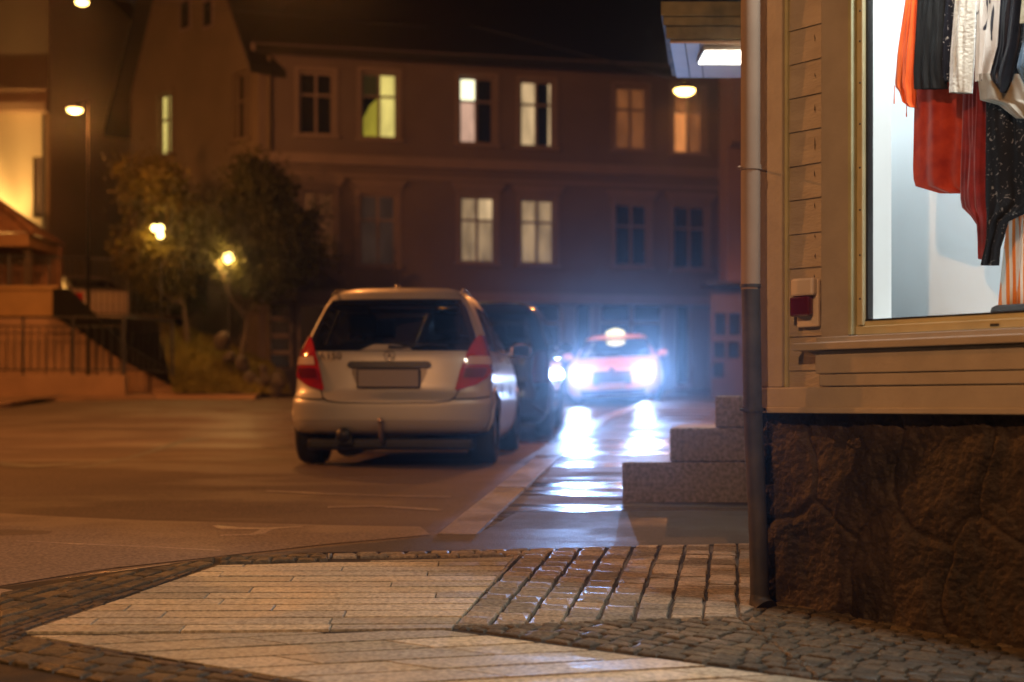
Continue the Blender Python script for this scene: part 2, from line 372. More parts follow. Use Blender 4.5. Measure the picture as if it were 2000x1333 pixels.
# kerb stones
def kerbrun(pts, w, name, hz=0.012, label=None):
    mb = MB(); L_ = []
    for i in range(len(pts)-1):
        p, q = pts[i], pts[i+1]; n = max(1, int(math.dist(p, q)/.9))
        L_ += [lerp2(p, q, k/n) for k in range(n)]
    L_.append(pts[-1])
    for i in range(len(L_)-1):
        p, q = Vector(L_[i]), Vector(L_[i+1]); d = (q-p).normalized(); nrm = Vector((d.y, -d.x)); p = p+d*.010; q = q-d*.010
        a = [p, q, q+nrm*w, p+nrm*w]; j = random.uniform(-.004, .004)
        top = [(v.x, v.y, zs(v.y)+hz+j) for v in a]; bot = [(v.x, v.y, zr(v.y)-.05) for v in a]
        mid = [(v.x, v.y, zs(v.y)+hz-.02+j) for v in a]
        ins = [Vector(t) + (Vector((nrm.x, nrm.y, 0))*(.015 if k in (0,1) else -.01)) for k, t in enumerate(top)]
        mb.add(bot+mid+[tuple(t) for t in ins], [(0,1,5,4),(1,2,6,5),(2,3,7,6),(3,0,4,7),(4,5,9,8),(5,6,10,9),(6,7,11,10),(7,4,8,11),(8,9,10,11)])
    return tag(mb.build(name, M_kerb), kind='structure')
kerbrun(KP + [(4.6, 40)], .22, 'kerb')
kerbrun(W((-260,1205),(0,1152),(200,1119),(330,1101)), .20, 'corner_kerb', .006)
# crack repairs, the worn marking and bands on the road
def strip(name, pts, w, m, z=.004, f=zr):
    mb = MB()
    L_ = [Vector(g2w(x, y, f)) for x, y in pts]; ws = w if isinstance(w, list) else [w]*len(L_)
    fine = []
    for i in range(len(L_)-1):
        n = max(2, int((L_[i+1]-L_[i]).length/.15))
        for k in range(n): fine.append((L_[i].lerp(L_[i+1], k/n), ws[i]+(ws[i+1]-ws[i])*k/n))
    fine.append((L_[-1], ws[-1])); rows = []
    for i, (p, ww) in enumerate(fine):
        a = fine[max(0, i-1)][0]; b = fine[min(len(fine)-1, i+1)][0]; d = (b-a).normalized(); n = Vector((-d.y, d.x))
        j = .5*ww*(1+.35*noise.noise(Vector((p.x*4, p.y*4, 1))))
        rows.append([(p.x+n.x*s*j, p.y+n.y*s*j, f(p.y+n.y*s*j)+z) for s in (-1, 0, 1)])
    mb.grid(rows); return tag(mb.build(name, m), kind='structure')
M_worn = gm('worn_marking_paint', (.22,.17,.15), (.34,.27,.24), .4, .6, (3,3,1), .5)
M_newer = gm('newer_road_asphalt', (.17,.128,.10), (.215,.165,.13), .6, .8, (1,1,1), .4)
M_crack = mat('tar_crack', (.02,.018,.016), .5)
strip('road_marking', [(420,1028),(450,1034),(520,1034),(590,1030)], [.03,.12,.07,.03], M_worn)
strip('road_marking', [(430,1047),(500,1046)], .05, M_worn); strip('road_marking', [(500,1046),(525,1034)], .07, M_worn)
strip('road_marking', [(30,1058),(150,1064),(300,1070),(430,1077)], .022, M_worn)
strip('road_marking', [(520,960),(640,966),(760,970),(880,972)], .05, M_worn)
strip('road_marking', [(640,992),(740,990),(860,998)], .05, M_worn)
strip('road_crack', [(160,915),(260,893),(350,864),(390,858)], [.05,.06,.10,.30], M_crack)
strip('road_crack', [(-60,900),(60,912),(170,904)], [.15,.35,.08], M_crack)
mb = MB()
rg = [g2w(x, y, zr) for x, y in ((-500,985),(0,1003),(300,1018),(640,1027),(820,1030),(840,1046),(640,1064),(420,1089),(200,1113),(0,1146),(-500,1240))]
cx = [p[0] for p in rg]
n = len(rg)
top = rg[:5]; bot = rg[5:][::-1]
rows = []
for i in range(25):
    t = i/24
    def al(l, t):
        k = min(int(t*(len(l)-1)), len(l)-2); return lerp2(l[k], l[k+1], t*(len(l)-1)-k)
    a = al(top, t); b = al(bot, t)
    rows.append([(lerp2(a, b, s)[0], lerp2(a, b, s)[1], zr(lerp2(a, b, s)[1])+.003) for s in (0,.2,.4,.6,.8,1)])
mb.grid(rows); tag(mb.build('road_repair', M_newer), kind='structure')

# ------------------------------------------------------------------ walls laid out in plan
class Wall:
    def __init__(s, x0, y0, ux, uy, off=0.0):
        l = math.hypot(ux, uy); s.u = (ux/l, uy/l); s.n = (uy/l, -ux/l)
        if s.n[1] > 0: s.n = (-s.n[0], -s.n[1])
        s.o = (x0+s.n[0]*off, y0+s.n[1]*off)
    def t(s, px):
        a = (px-1000)/F; return (a*s.o[1]-s.o[0])/(s.u[0]-a*s.u[1])
    def z(s, t, py): return EYE+(HZ-py)/F*(s.o[1]+s.u[1]*t)
    def tz(s, px, py): t = s.t(px); return t, s.z(t, py)
    def p(s, t, z, o=0.0): return Vector((s.o[0]+s.u[0]*t+s.n[0]*o, s.o[1]+s.u[1]*t+s.n[1]*o, z))
    def box(s, mb, t0, t1, z0, z1, o0, o1, mi=0, bev=0):
        M = Matrix(((s.u[0], s.n[0], 0, s.o[0]), (s.u[1], s.n[1], 0, s.o[1]), (0,0,1,0), (0,0,0,1)))
        if bev: mb.bbox((t0,o0,z0), (t1,o1,z1), bev, M, mi)
        else: mb.box((t0,o0,z0), (t1,o1,z1), M, mi)
    def face(s, mb, t0, t1, z0, z1, holes, th=.25, mi=0, o=0.0):
        ts = sorted(set([t0, t1]+[h[0] for h in holes]+[h[1] for h in holes])); ts = [x for x in ts if t0 <= x <= t1]
        zz = sorted(set([z0, z1]+[h[2] for h in holes]+[h[3] for h in holes])); zz = [x for x in zz if z0 <= x <= z1]
        for i in range(len(ts)-1):
            for j in range(len(zz)-1):
                a, b, c, d = ts[i], ts[i+1], zz[j], zz[j+1]; m_, n_ = (a+b)/2, (c+d)/2
                if any(h[0] < m_ < h[1] and h[2] < n_ < h[3] for h in holes): continue
                mb.add([s.p(a,c,o), s.p(b,c,o), s.p(b,d,o), s.p(a,d,o)], [(0,1,2,3)], mi)
        for h in holes:
            a, b, c, d = h[:4]
            for q in (((a,c),(a,d)), ((b,c),(b,d)), ((a,c),(b,c)), ((a,d),(b,d))):
                mb.add([s.p(*q[0],o), s.p(*q[1],o), s.p(*q[1],o-th), s.p(*q[0],o-th)], [(0,1,2,3)], mi)

def window(wall, hole, parent, panes, label=None, casing=True, sill=True, fmat=None, curtain=None, rowsplit=.36, mull=.07, lintel=False):
    a, b, c, d = hole; fmat = fmat or M_facadetrim
    mb = MB(); fw = .07
    for q in ((a, a+fw, c, d), (b-fw, b, c, d), (a+fw, b-fw, c, c+fw), (a+fw, b-fw, d-fw, d)): wall.box(mb, *q, -.16, -.09)
    tm = (a+b)/2; zm = d-(d-c)*rowsplit
    wall.box(mb, tm-mull/2, tm+mull/2, c+fw, d-fw, -.15, -.085); wall.box(mb, a+fw, tm-mull/2, zm-.03, zm+.03, -.15, -.09); wall.box(mb, tm+mull/2, b-fw, zm-.03, zm+.03, -.15, -.09)
    if casing:
        k = .10
        for q in ((a-k, a, c, d), (b, b+k, c, d), (a-k, b+k, d, d+k)): wall.box(mb, *q, .002, .045)
    fr = mb.build('window', fmat, parent)
    if label: fr['label'] = label
    mats = []; mb = MB()
    for i, (x0, x1, y0, y1) in enumerate(((a, tm, zm, d), (tm, b, zm, d), (a, tm, c, zm), (tm, b, c, zm))):
        mm = panes[i] if isinstance(panes, (list, tuple)) else panes
        if mm not in mats: mats.append(mm)
        mb.add([wall.p(x0, y0, -.13), wall.p(x1, y0, -.13), wall.p(x1, y1, -.13), wall.p(x0, y1, -.13)], [(0,1,2,3)], mats.index(mm))
    mb.build('glass', mats, fr)
    if sill:
        mb = MB(); wall.box(mb, a-.14, b+.14, c-.09, c, .002, .12); mb.build('sill', fmat, fr)
    if lintel:
        mb = MB(); wall.box(mb, a-.22, b+.22, d+.22, d+.32, .002, .16); wall.box(mb, a-.16, b+.16, d+.12, d+.22, .002, .10); mb.build('lintel', fmat, fr)
    if curtain:
        mb = MB(); mb.add([wall.p(a+(b-a)*x, c+(d-c)*y, -.125) for x, y in curtain[0]], [tuple(range(len(curtain[0])))]); mb.build('curtain', curtain[1], fr)
    return fr
def holepx(w, px0, px1, py0, py1):
    t0, t1 = w.t(px0), w.t(px1); t0, t1 = min(t0, t1), max(t0, t1); tm = (t0+t1)/2
    return (t0, t1, w.z(tm, py1), w.z(tm, py0))

# ------------------------------------------------------------------ the long house across the street
bx, by = (505-1000)/F*36, 36.0
rx, ry = (1475-1000)/F*38.9, 38.9
fw = Wall(bx, by, rx-bx, ry-by); Lf = math.hypot(rx-bx, ry-by)
gw = Wall(bx, by, -.68, .73); gw.n = (-.73, -.68); gw.n = (-0.7317, -0.6816)
house = thing('long_house', 'long brown two storey house with lit windows and black roof behind the taxi', 'house', (bx+5, by+2, zs(36)))
y_ = emat('lit_yellow', (1, .80, .22), .75, .25); yb = emat('lit_yellow_green', (.62, .50, .05), .45, .3)
wht = emat('lit_white', (1, .96, .62), 1.8); crm = emat('lit_cream', (1, .68, .35), .55, .35)
crd = emat('lit_cream_dim', (.85, .55, .28), .33, .45); orn = emat('lit_orange', (1, .34, .09), .62, .15); ord_ = emat('lit_orange_dim', (.8, .26, .07), .19, .35)
olv = emat('olive_dim', (.12, .09, .02), .12); DG = M_darkglass; pnk = emat('lit_pink_blind', (1, .60, .42), .6, .3)
dimc = emat('dim_curtain', (.30, .10, .03), .16, .6)
up = [((583,652,140,264), DG, None), ((705,777,141,271), [olv, y_, DG, y_], ([(0,0),(.47,0),(.47,.62),(.25,.5),(.05,.28)], yb)),
      ((896,966,150,282), [wht, DG, pnk, DG], None), ((1015,1082,157,288), [crm, DG, crm, DG], ([(.86,.02),(.98,.02),(.98,.98),(.86,.98)], crm)),
      ((1201,1265,169,293), [ord_]*4, None), ((1315,1375,172,301), [ord_, dimc, orn, ord_], None)]
lo = [((590,655,372,508), dimc, None), ((702,775,378,520), emat('faint_glow_curtain', (.20,.11,.07), .10, .5), None), ((898,968,383,514), [crd, crm, crd, crd], None), ((1016,1084,388,517), [crd]*4, None),  # second curtain has a faint glow in place of light on it
      ((1201,1267,397,521), DG, None), ((1315,1381,401,527), DG, None)]
eave = fw.z(0, 103); strg = fw.z(0, 308); gtop = fw.z(0, 578)
holes = []; wins = []
for i, (q, pn, cu) in enumerate(up+lo):
    h = holepx(fw, *q); holes.append(h); wins.append((h, pn, cu, i >= 6))
gh = [holepx(fw, x0, x1, 590, y1) for x0, x1, y1 in ((521,571,722),(580,640,770),(960,1100,775),(1122,1160,775),(1172,1298,775),(1318,1352,768))]
mb = MB(); fw.face(mb, 0, Lf, zs(36)-.8, eave, holes+gh); 
mb.build('wall', M_facade, house)
for h, pn, cu, low in wins:
    window(fw, h, house, pn, curtain=cu, lintel=low, casing=True)
mb = MB(); fw.box(mb, 0, Lf, strg-.12, strg+.14, .003, .14); fw.box(mb, 0, Lf, strg-.42, strg-.34, .003, .06)
mb.build('string_course', M_facadetrim, house)
mb = MB(); fw.box(mb, -.1, Lf, gtop-.10, gtop+.16, .003, .28); mb.build('shop_cornice', M_facadetrim, house)
mb = MB(); fw.box(mb, -.2, Lf+.3, eave-.02, eave+.16, -.3, .35); mb.build('eave', M_facadetrim, house)
for k, h in enumerate(gh):
    mb = MB(); a, b, c, d = h
    if k == 0:
        for i in range(5): zz_ = c+(d-c)*i/4; fw.box(mb, a, b, zz_-.05, zz_+.05, -.12, -.02)
        fw.box(mb, b-.06, b, c, d, -.12, -.04)
    else:
        for q in ((a, a+.08, c, d), (b-.08, b, c, d), (a+.08, b-.08, d-.1, d), (a+.08, b-.08, c, c+.25)): fw.box(mb, *q, -.15, -.05)
        if b-a > 1: fw.box(mb, (a+b)/2-.05, (a+b)/2+.05, c, d, -.15, -.055); fw.box(mb, a, b, d-.6, d-.52, -.15, -.06)
    sf = mb.build('shop_front', M_facadetrim, house)
    mb = MB(); mb.add([fw.p(a,c,-.14), fw.p(b,c,-.14), fw.p(b,d,-.14), fw.p(a,d,-.14)], [(0,1,2,3)]); mb.build('glass', M_darkglass, sf)
# gable face (points leftwards, away from the corner)
Lg = gw.t(255)
gwin = [((309,336,182,303), y_), ((458,486,140,272), DG), ((297,312,430,535), emat('lit_stair', (1,.8,.5), .35, .5))]
gh2 = [holepx(gw, *q) for q, _ in gwin]
gtops = [holepx(gw, 354, 374, 0, 60), holepx(gw, 398, 418, 0, 56)]
zb = zs(36)-.8
mb = MB(); ge = gw.z(0, 103)
gw.face(mb, 0, Lg, zb, ge, [h for h in gh2])
tm = Lg*.5; apex = ge+6.2
zl = gtops[0][2]
mb.add([gw.p(0,ge), gw.p(Lg,ge), gw.p(tm,apex)], [(0,1,2)])
mb.build('gable_wall', M_gable, house)
for h, (q, pn) in zip(gh2, gwin): window(gw, h, house, pn, fmat=M_gable, mull=.09, rowsplit=.42)
for h in gtops:
    mb = MB(); a, b, c, d = h
    gw.box(mb, a, b, c, d, .003, .05); w_ = mb.build('attic_window', M_facadetrim, house)
    mb = MB(); gw.box(mb, a+.07, b-.07, c+.07, d-.07, .05, .06); mb.build('glass', M_darkglass, w_)
# roofs: main ridge parallel to the front, cross gable
mb = MB(); back = -9.0; rise = 4.2
def rp(t, o, z): return fw.p(t, z, o)
e1, e2 = rp(-.1, .45, eave+.05), rp(Lf+.4, .45, eave+.05); r1, r2 = rp(-.1, back/2, eave+rise), rp(Lf+.4, back/2, eave+rise); b1, b2 = rp(-.1, back, eave), rp(Lf+.4, back, eave)
mb.add([e1,e2,r2,r1,b1,b2], [(0,1,2,3),(3,2,5,4),(0,3,4),(1,5,2)])
mb.add([v+Vector((0,0,-.18)) for v in (e1,e2,r2,r1)]+[e1,e2], [(0,3,2,1),(0,1,5,4)])
ro = mb.build('roof', M_roof, house)
mb = MB(); dn = Vector((-gw.n[0], -gw.n[1], 0))*9.0; fr_ = Vector((gw.n[0], gw.n[1], 0))*.45
sx = .7
A_, B_, T_ = gw.p(-.35, ge-.42), gw.p(Lg+.75, ge-.95), gw.p(tm, apex+.05)
for p0, p1 in ((A_, T_), (B_, T_)):
    q = [p0+fr_, p1+fr_, p1+dn, p0+dn]; mb.add([*q, *[v+Vector((0,0,-.2)) for v in q]], [(0,1,2,3),(7,6,5,4),(0,4,5,1),(1,5,6,2),(2,6,7,3),(3,7,4,0)])
fixn(mb.build('gable_roof', M_roof, house))
mb = MB()
q = [fw.p(Lf, zb), fw.p(Lf, eave)]; q2 = [fw.p(Lf, zb, back), fw.p(Lf, eave, back)]
mb.add([q[0], q2[0], q2[1], q[1]], [(0,1,2,3)]); mb.build('end_wall', M_facade, house); mb = MB(); mb.add([gw.p(Lg,zb), gw.p(Lg,ge), gw.p(Lg,ge,-9), gw.p(Lg,zb,-9)], [(0,1,2,3)])
mb.build('end_wall', M_facade, house)
mb = MB(); mb.tube([fw.p(.25, zb+1.2, .1), fw.p(.25, eave-.1, .1)], .05, 8); mb.build('drainpipe', M_gable, house)

# ------------------------------------------------------------------ houses behind on the left
def hwallbox(name, label, x0, x1, d, ztop, zbot, depth, m, cat='house'):
    h = thing(name, label, cat, ((x0+x1)/2, d+depth/2, zbot)); w = Wall(x0, d, 1, 0)
    return h, w
bh, w = hwallbox('rear_house', 'rust coloured house with a dark roof between the gable and the floodlit wall', (80-1000)/F*52, (330-1000)/F*52, 52, 0, 3, 8, M_hwall)
Lw = w.t(330)-w.t(60); w = Wall((60-1000)/F*52, 52, 1, 0)
zz = lambda y: w.z(0, y)
hs_ = [holepx(w, 104, 133, 165, 222), holepx(w, 180, 205, 168, 240), holepx(w, 207, 222, 212, 240), holepx(w, 108, 140, 292, 430), holepx(w, 165, 240, 292, 430), holepx(w, 218, 226, 60, 108), holepx(w, 232, 240, 60, 108)]
mb = MB(); w.face(mb, 0, Lw, 2.0, zz(92), hs_[:5]); mb.build('wall', M_hwall, bh)
for i, h in enumerate(hs_[:3]): window(w, h, bh, [emat('dim_rust_window', (.5,.2,.08), .1, .6), M_darkglass][i > 1], fmat=M_hwall, casing=False)
for h in hs_[3:5]:
    mb = MB(); mb.add([w.p(h[0],h[2],-.1), w.p(h[1],h[2],-.1), w.p(h[1],h[3],-.1), w.p(h[0],h[3],-.1)], [(0,1,2,3)]); mb.build('doorway', M_darkglass, bh)
mb = MB(); w.box(mb, 0, Lw, zz(160), zz(132), .003, .25); w.box(mb, 0, Lw, zz(292), zz(286), .003, .12); mb.build('balcony_band', mat('rust_dark', (.10,.05,.03), .8), bh)
mb = MB(); t0 = w.t(105); t1 = w.t(250)
mb.add([w.p(-1,zz(92),.3), w.p(Lw,zz(92),.3), w.p(Lw,zz(-40),-3), w.p(-1,zz(-40),-3), w.p(Lw,zz(92),-6), w.p(-1,zz(92),-6)], [(0,1,2,3),(3,2,4,5),(0,3,5),(1,4,2)]); mb.build('roof', M_roof, bh)
mb = MB(); a, b = w.t(204), w.t(262)
w.box(mb, a, b, zz(125), zz(38), -2.5, .05); w.box(mb, a-.15, b+.15, zz(38), zz(30), -2.7, .2); dm = mb.build('dormer', mat('dormer_wood', (.10,.075,.06), .8), bh)
mb = MB()
for h in hs_[5:]: w.box(mb, *h, .05, .06)
mb.build('window', M_darkglass, dm)

lh, w = hwallbox('floodlit_house', 'tall cream house whose wall is floodlit bright yellow at the left edge', -24, (96-1000)/F*42, 42, 0, 3, 9, M_cream)
w = Wall(-24, 42, 1, 0); Lw = w.t(96); zz = lambda y: w.z(0, y)
hl = [holepx(w, 64, 84, 305, 425)]
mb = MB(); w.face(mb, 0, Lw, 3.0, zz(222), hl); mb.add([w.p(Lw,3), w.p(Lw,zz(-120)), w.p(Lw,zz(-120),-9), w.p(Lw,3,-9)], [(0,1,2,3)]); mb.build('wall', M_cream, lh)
mb = MB(); w.face(mb, 0, Lw, zz(222), zz(-120), []); mb.build('upper_wall', mat('shaded_upper_cream', (.13,.09,.055), .85, var=.08, vs=.5), lh)  # cream wall above the ledge coloured darker where the floodlight stops
mb = MB(); w.box(mb, -.5, Lw+.03, zz(222), zz(206), .003, .42); w.box(mb, -.5, Lw+.03, zz(206), zz(185), .003, .25); w.box(mb, -.5, Lw+.03, zz(184), zz(178), .003, .32); mb.build('ledge', mat('ledge_paint', (.28,.17,.10), .7), lh)
mb = MB(); w.box(mb, hl[0][0], hl[0][1], hl[0][2], hl[0][3], -.2, -.12); mb.build('shutter', mat('shutter_brown', (.10,.06,.04), .7), lh)
mb = MB(); mb.tube([w.p(Lw-.12, 3.2, .12), w.p(Lw-.12, zz(225), .12)], .05, 8); mb.build('drainpipe', mat('pipe_dark', (.06,.04,.03), .6), lh)
mb = MB(); w.box(mb, -.8, Lw+.5, zz(-120), zz(-128), -9.5, .6); mb.build('roof', M_roof, lh)

# ------------------------------------------------------------------ terrace, stair, fences, kiosk on the left
TZ = 3.05
def fpoly(name, pts, m, kind='structure'):
    mb = MB(); mb.add(pts, [tuple(range(len(pts)))]); return tag(mb.build(name, m), kind=kind)
fk = [(-400,824),(0,800),(60,786),(340,776),(560,771)]
fkw = [g2w(x, y, zr) for x, y in fk]
fkw = [(p[0], min(p[1], 31.5)) for p in fkw]
mb = MB(); rows = []
for (x, y) in fkw: rows.append([(x+(y2-y)*-.05, y2, zs(y2)+.0) for y2 in (y, y+.5, y+2, 33.5)])
mb.grid(rows); tag(mb.build('far_pavement', M_conc), kind='structure')
mb = MB()
for i in range(len(fkw)-1):
    p, q = fkw[i], fkw[i+1]; n = max(1, int(math.dist(p, q)/1.0))
    for k in range(n):
        a, b = lerp2(p, q, k/n), lerp2(p, q, (k+.985)/n)
        mb.add([(a[0],a[1],zr(a[1])-.05),(b[0],b[1],zr(b[1])-.05),(b[0],b[1],zs(b[1])+.012),(a[0],a[1],zs(a[1])+.012),(a[0],a[1]+.15,zs(a[1])+.012),(b[0],b[1]+.15,zs(b[1])+.012)], [(0,1,2,3),(3,2,5,4)])
tag(mb.build('far_kerb', M_conc), kind='structure')
fpoly('terrace_ground', [(-40,33.2,TZ),(-7.7,33.2,TZ),(-9.0,40,TZ),(-9.0,70,TZ),(-40,70,TZ)], M_conc)
# retaining wall with a falling top
rw = Wall(P(-500,0,32.6).x, 32.6, 1, 0); mb = MB()
def rwz(px, py): return rw.tz(px, py)
pts = [rwz(-500,775), rwz(345,775), rwz(345,750), rwz(150,620), rwz(-500,620)]
mb.prism([rw.p(t, z, 0) for t, z in pts], (0,.5,0)); ret = fixn(mb.build('retaining_wall', M_conc)); tag(ret, 'rough concrete wall with a top falling to the right behind the railing', 'wall')
mb = MB(); pts = [rwz(110,566), rwz(140,566), rwz(240,668), rwz(345,732), rwz(345,756), rwz(235,700), rwz(150,640), rwz(110,620)]
mb.prism([rw.p(t, z, .03) for t, z in pts], (0,-.25,0)); st = fixn(mb.build('stair_string', mat('dark_stair', (.010,.009,.008), 1.0, spec=.1))); tag(st, 'dark sloping stair side falling from the terrace to the pavement', 'stair')
mb = MB(); mb.bbox((P(-300,0,33).x, 33, 1.0), (P(110,0,33).x, 33.4, EYE+(HZ-566)/F*33), .03); mb.box((P(-300,0,33).x, 32.97, EYE+(HZ-566)/F*33), (P(113,0,33).x, 33.43, EYE+(HZ-558)/F*33))
tag(mb.build('terrace_parapet', mat('ochre_parapet', (.30,.19,.08), .8, var=.15, vs=2)), 'ochre block parapet under the tiled kiosk roof', 'parapet')
mb = MB(); mb.bbox((P(-500,0,31.3).x, 31.3, zs(31)-.2), (P(243,0,31.3).x, 31.6, EYE+(HZ-734)/F*31.3), .02)
tag(mb.build('low_wall', M_conc), 'low concrete wall carrying the black railing by the pavement', 'wall')
def railing(name, label, pts, zt, zbt, step, nposts, cat='railing', pr=.03, br=.011, midrail=None):
    t = thing(name, label, cat, tuple(pts[0][:2])+(zbt[0],))
    (x0,y0),(x1,y1) = pts; Lr = math.dist(pts[0], pts[1])
    def at(s, k): return Vector((x0+(x1-x0)*s, y0+(y1-y0)*s, k[0]+(k[1]-k[0])*s))
    mb = MB(); mb.tube([at(0,zt), at(1,zt)], .025, 8); mb.build('top_rail', M_iron, t)
    lo = (zbt[0]+.12, zbt[1]+.12); mb = MB(); mb.tube([at(0,lo), at(1,lo)], .018, 8); mb.build('bottom_rail', M_iron, t)
    if midrail: mm = (zt[0]-midrail, zt[1]-midrail); mb = MB(); mb.tube([at(0,mm), at(1,mm)], .015, 8); mb.build('middle_rail', M_iron, t)
    n = int(Lr/step)
    for i in range(n):
        s = (i+.5)/n; mb = MB(); mb.tube([at(s,lo), at(s,(zt[0]-(midrail or 0),zt[1]-(midrail or 0)))], br, 6); mb.build('bar', M_iron, t)
    for i in range(nposts):
        s = i/(nposts-1); a = at(s, zbt); b = at(s, zt); b.z += .03; mb = MB(); mb.tube([a, b], pr, 8); mb.build('post', M_iron, t)
    return t
def zpy(py, d): return EYE+(HZ-py)/F*d
railing('street_railing', 'black railing with upright bars on the low wall beside the pavement', [(P(-150,0,31.4).x,31.4),(P(240,0,31.4).x,31.4)], (zpy(620,31.4),)*2, (zpy(733,31.4),)*2, .17, 5, midrail=.2)
railing('stair_railing', 'short black railing sloping beside the stair at the grass bank', [(P(243,0,31.4).x,31.4),(P(337,0,32).x,32)], (zpy(620,31.4),zpy(628,32)), (zpy(733,31.4),zpy(738,32)), .12, 2)
railing('terrace_railing', 'black railing on the terrace above the stair in front of the parked cars', [(P(-60,0,34.2).x,34.2),(P(330,0,34.2).x,34.2)], (zpy(497,34.2),zpy(510,34.2)), (TZ,TZ), .14, 6)
# grass bank
rows = []; rr = random.Random(3)
for i in range(19):
    t = i/18
    row = []
    for k in range(23):
        s = k/22
        xb = 338+s*230; yb_ = 768; db = 31.6+s*1.2; xt = 300+s*215; yt = 612+s*105; dt = 34.5+s*.8
        p = P(xb, yb_, db).lerp(P(xt, yt, dt), t); p.z += .16*math.sin(t*3.1)*(1+noise.noise(p*1.2)) + .07*noise.noise(p*5)
        row.append(p)
    rows.append(row)
mb = MB(); mb.grid(rows); tag(mb.build('bank', M_grass), kind='structure')
mb = MB()
for i in range(9000):
    t, s = rr.random(), rr.random(); a = t*17.999; b = s*21.999; i0, j0 = int(a), int(b)
    p = rows[i0][j0].lerp(rows[i0+1][j0], a-i0).lerp(rows[i0][j0+1].lerp(rows[i0+1][j0+1], a-i0), b-j0)
    h = rr.uniform(.06,.2); an = rr.uniform(0, 6.28); d = Vector((math.cos(an), math.sin(an), 0))*.02; l = Vector((rr.uniform(-.06,.06), rr.uniform(-.06,.06), h))
    mb.add([p-d, p+d, p+l], [(0,1,2)])
tag(mb.build('grass', mat('grass_blades', (.17,.14,.014), .7, var=.4, vs=1)), 'tufty grass growing on the bank beside the stair', 'grass', kind='stuff')
mb = MB()
for i in range(22):
    a = rr.random(); p = P(425+a*120, 660+a*85+rr.uniform(-6, 40), 33.0-a*.3); bm = bmesh.new(); bmesh.ops.create_icosphere(bm, subdivisions=2, radius=rr.uniform(.08,.2))
    for v in bm.verts: v.co *= 1+.35*noise.noise(v.co*5+p)
    mb.bm(bm, Matrix.Translation(p))
tag(mb.build('rockery', mat('bank_rock', (.07,.055,.045), .85, var=.3, vs=3, bump=.5, bs=10)), 'dark boulders scattered over the bank below the trees', 'rocks', kind='stuff')

# kiosk with a tiled hip roof
ki = thing('kiosk', 'small kiosk with a wavy clay tile roof at the left edge', 'kiosk', (P(-60,0,35).x, 36, TZ))
xr_ = P(74,0,34.4).x; xl_ = P(-330,0,34.4).x; ze = zpy(462, 34.4); xa = P(-95,0,34.4).x; za = zpy(335, 35.6)
mb = MB(); n = 46; rows = []
for j in range(9):
    t = j/8; row = []
    for i in range(n*6+1):
        s = i/(n*6); e = Vector((xl_+(xr_-xl_)*s, 34.0, ze)); top = Vector((xa, 35.6, za)); top.x = xl_+(xr_-xl_)*(.5+(s-.5)*.05)
        p = e.lerp(top, t); p.z += .045*abs(math.sin(s*n*math.pi))*(1-t*.6) + (.03 if j % 2 else 0); row.append(p)
    rows.append(row)
mb.grid(rows)
rows = []
for j in range(9):
    t = j/8; row = []
    for i in range(121):
        s = i/120; e = Vector((xr_, 34.0+2.6*s, ze)); top = Vector((xl_+(xr_-xl_)*.525, 35.6, za)); p = e.lerp(top, t); p.z += .045*abs(math.sin(s*20*math.pi))*(1-t*.6); row.append(p)
    rows.append(row)
mb.grid(rows); rf = mb.build('roof', M_tile, ki)
mb = MB(); mb.tube([(xr_, 34.0, ze+.06), (xl_+(xr_-xl_)*.525, 35.6, za+.1)], .09, 8); mb.build('hip_ridge', M_tile, rf)
mb = MB(); mb.box((xl_, 34.03, ze-.28), (xr_-.1, 34.25, ze+.035)); mb.box((xr_-.25, 34.25, ze-.28), (xr_-.1, 36.24, ze+.03)); mb.box((xl_, 34.26, ze-.05), (xr_-.26, 36.6, ze-.03)); mb.build('fascia', mat('kiosk_fascia', (.22,.12,.05), .7), ki)
for px in (-200, -70, 55):
    mb = MB(); q = P(px,0,34.5).x; mb.bbox((q-.09, 34.4, TZ), (q+.09, 34.58, ze-.28), .01); mb.build('post', M_bark, ki)
mb = MB(); mb.box((xl_+.3, 36.25, TZ), (xr_-.02, 36.35, ze-.052)); mb.build('back_wall', M_hwall, ki)

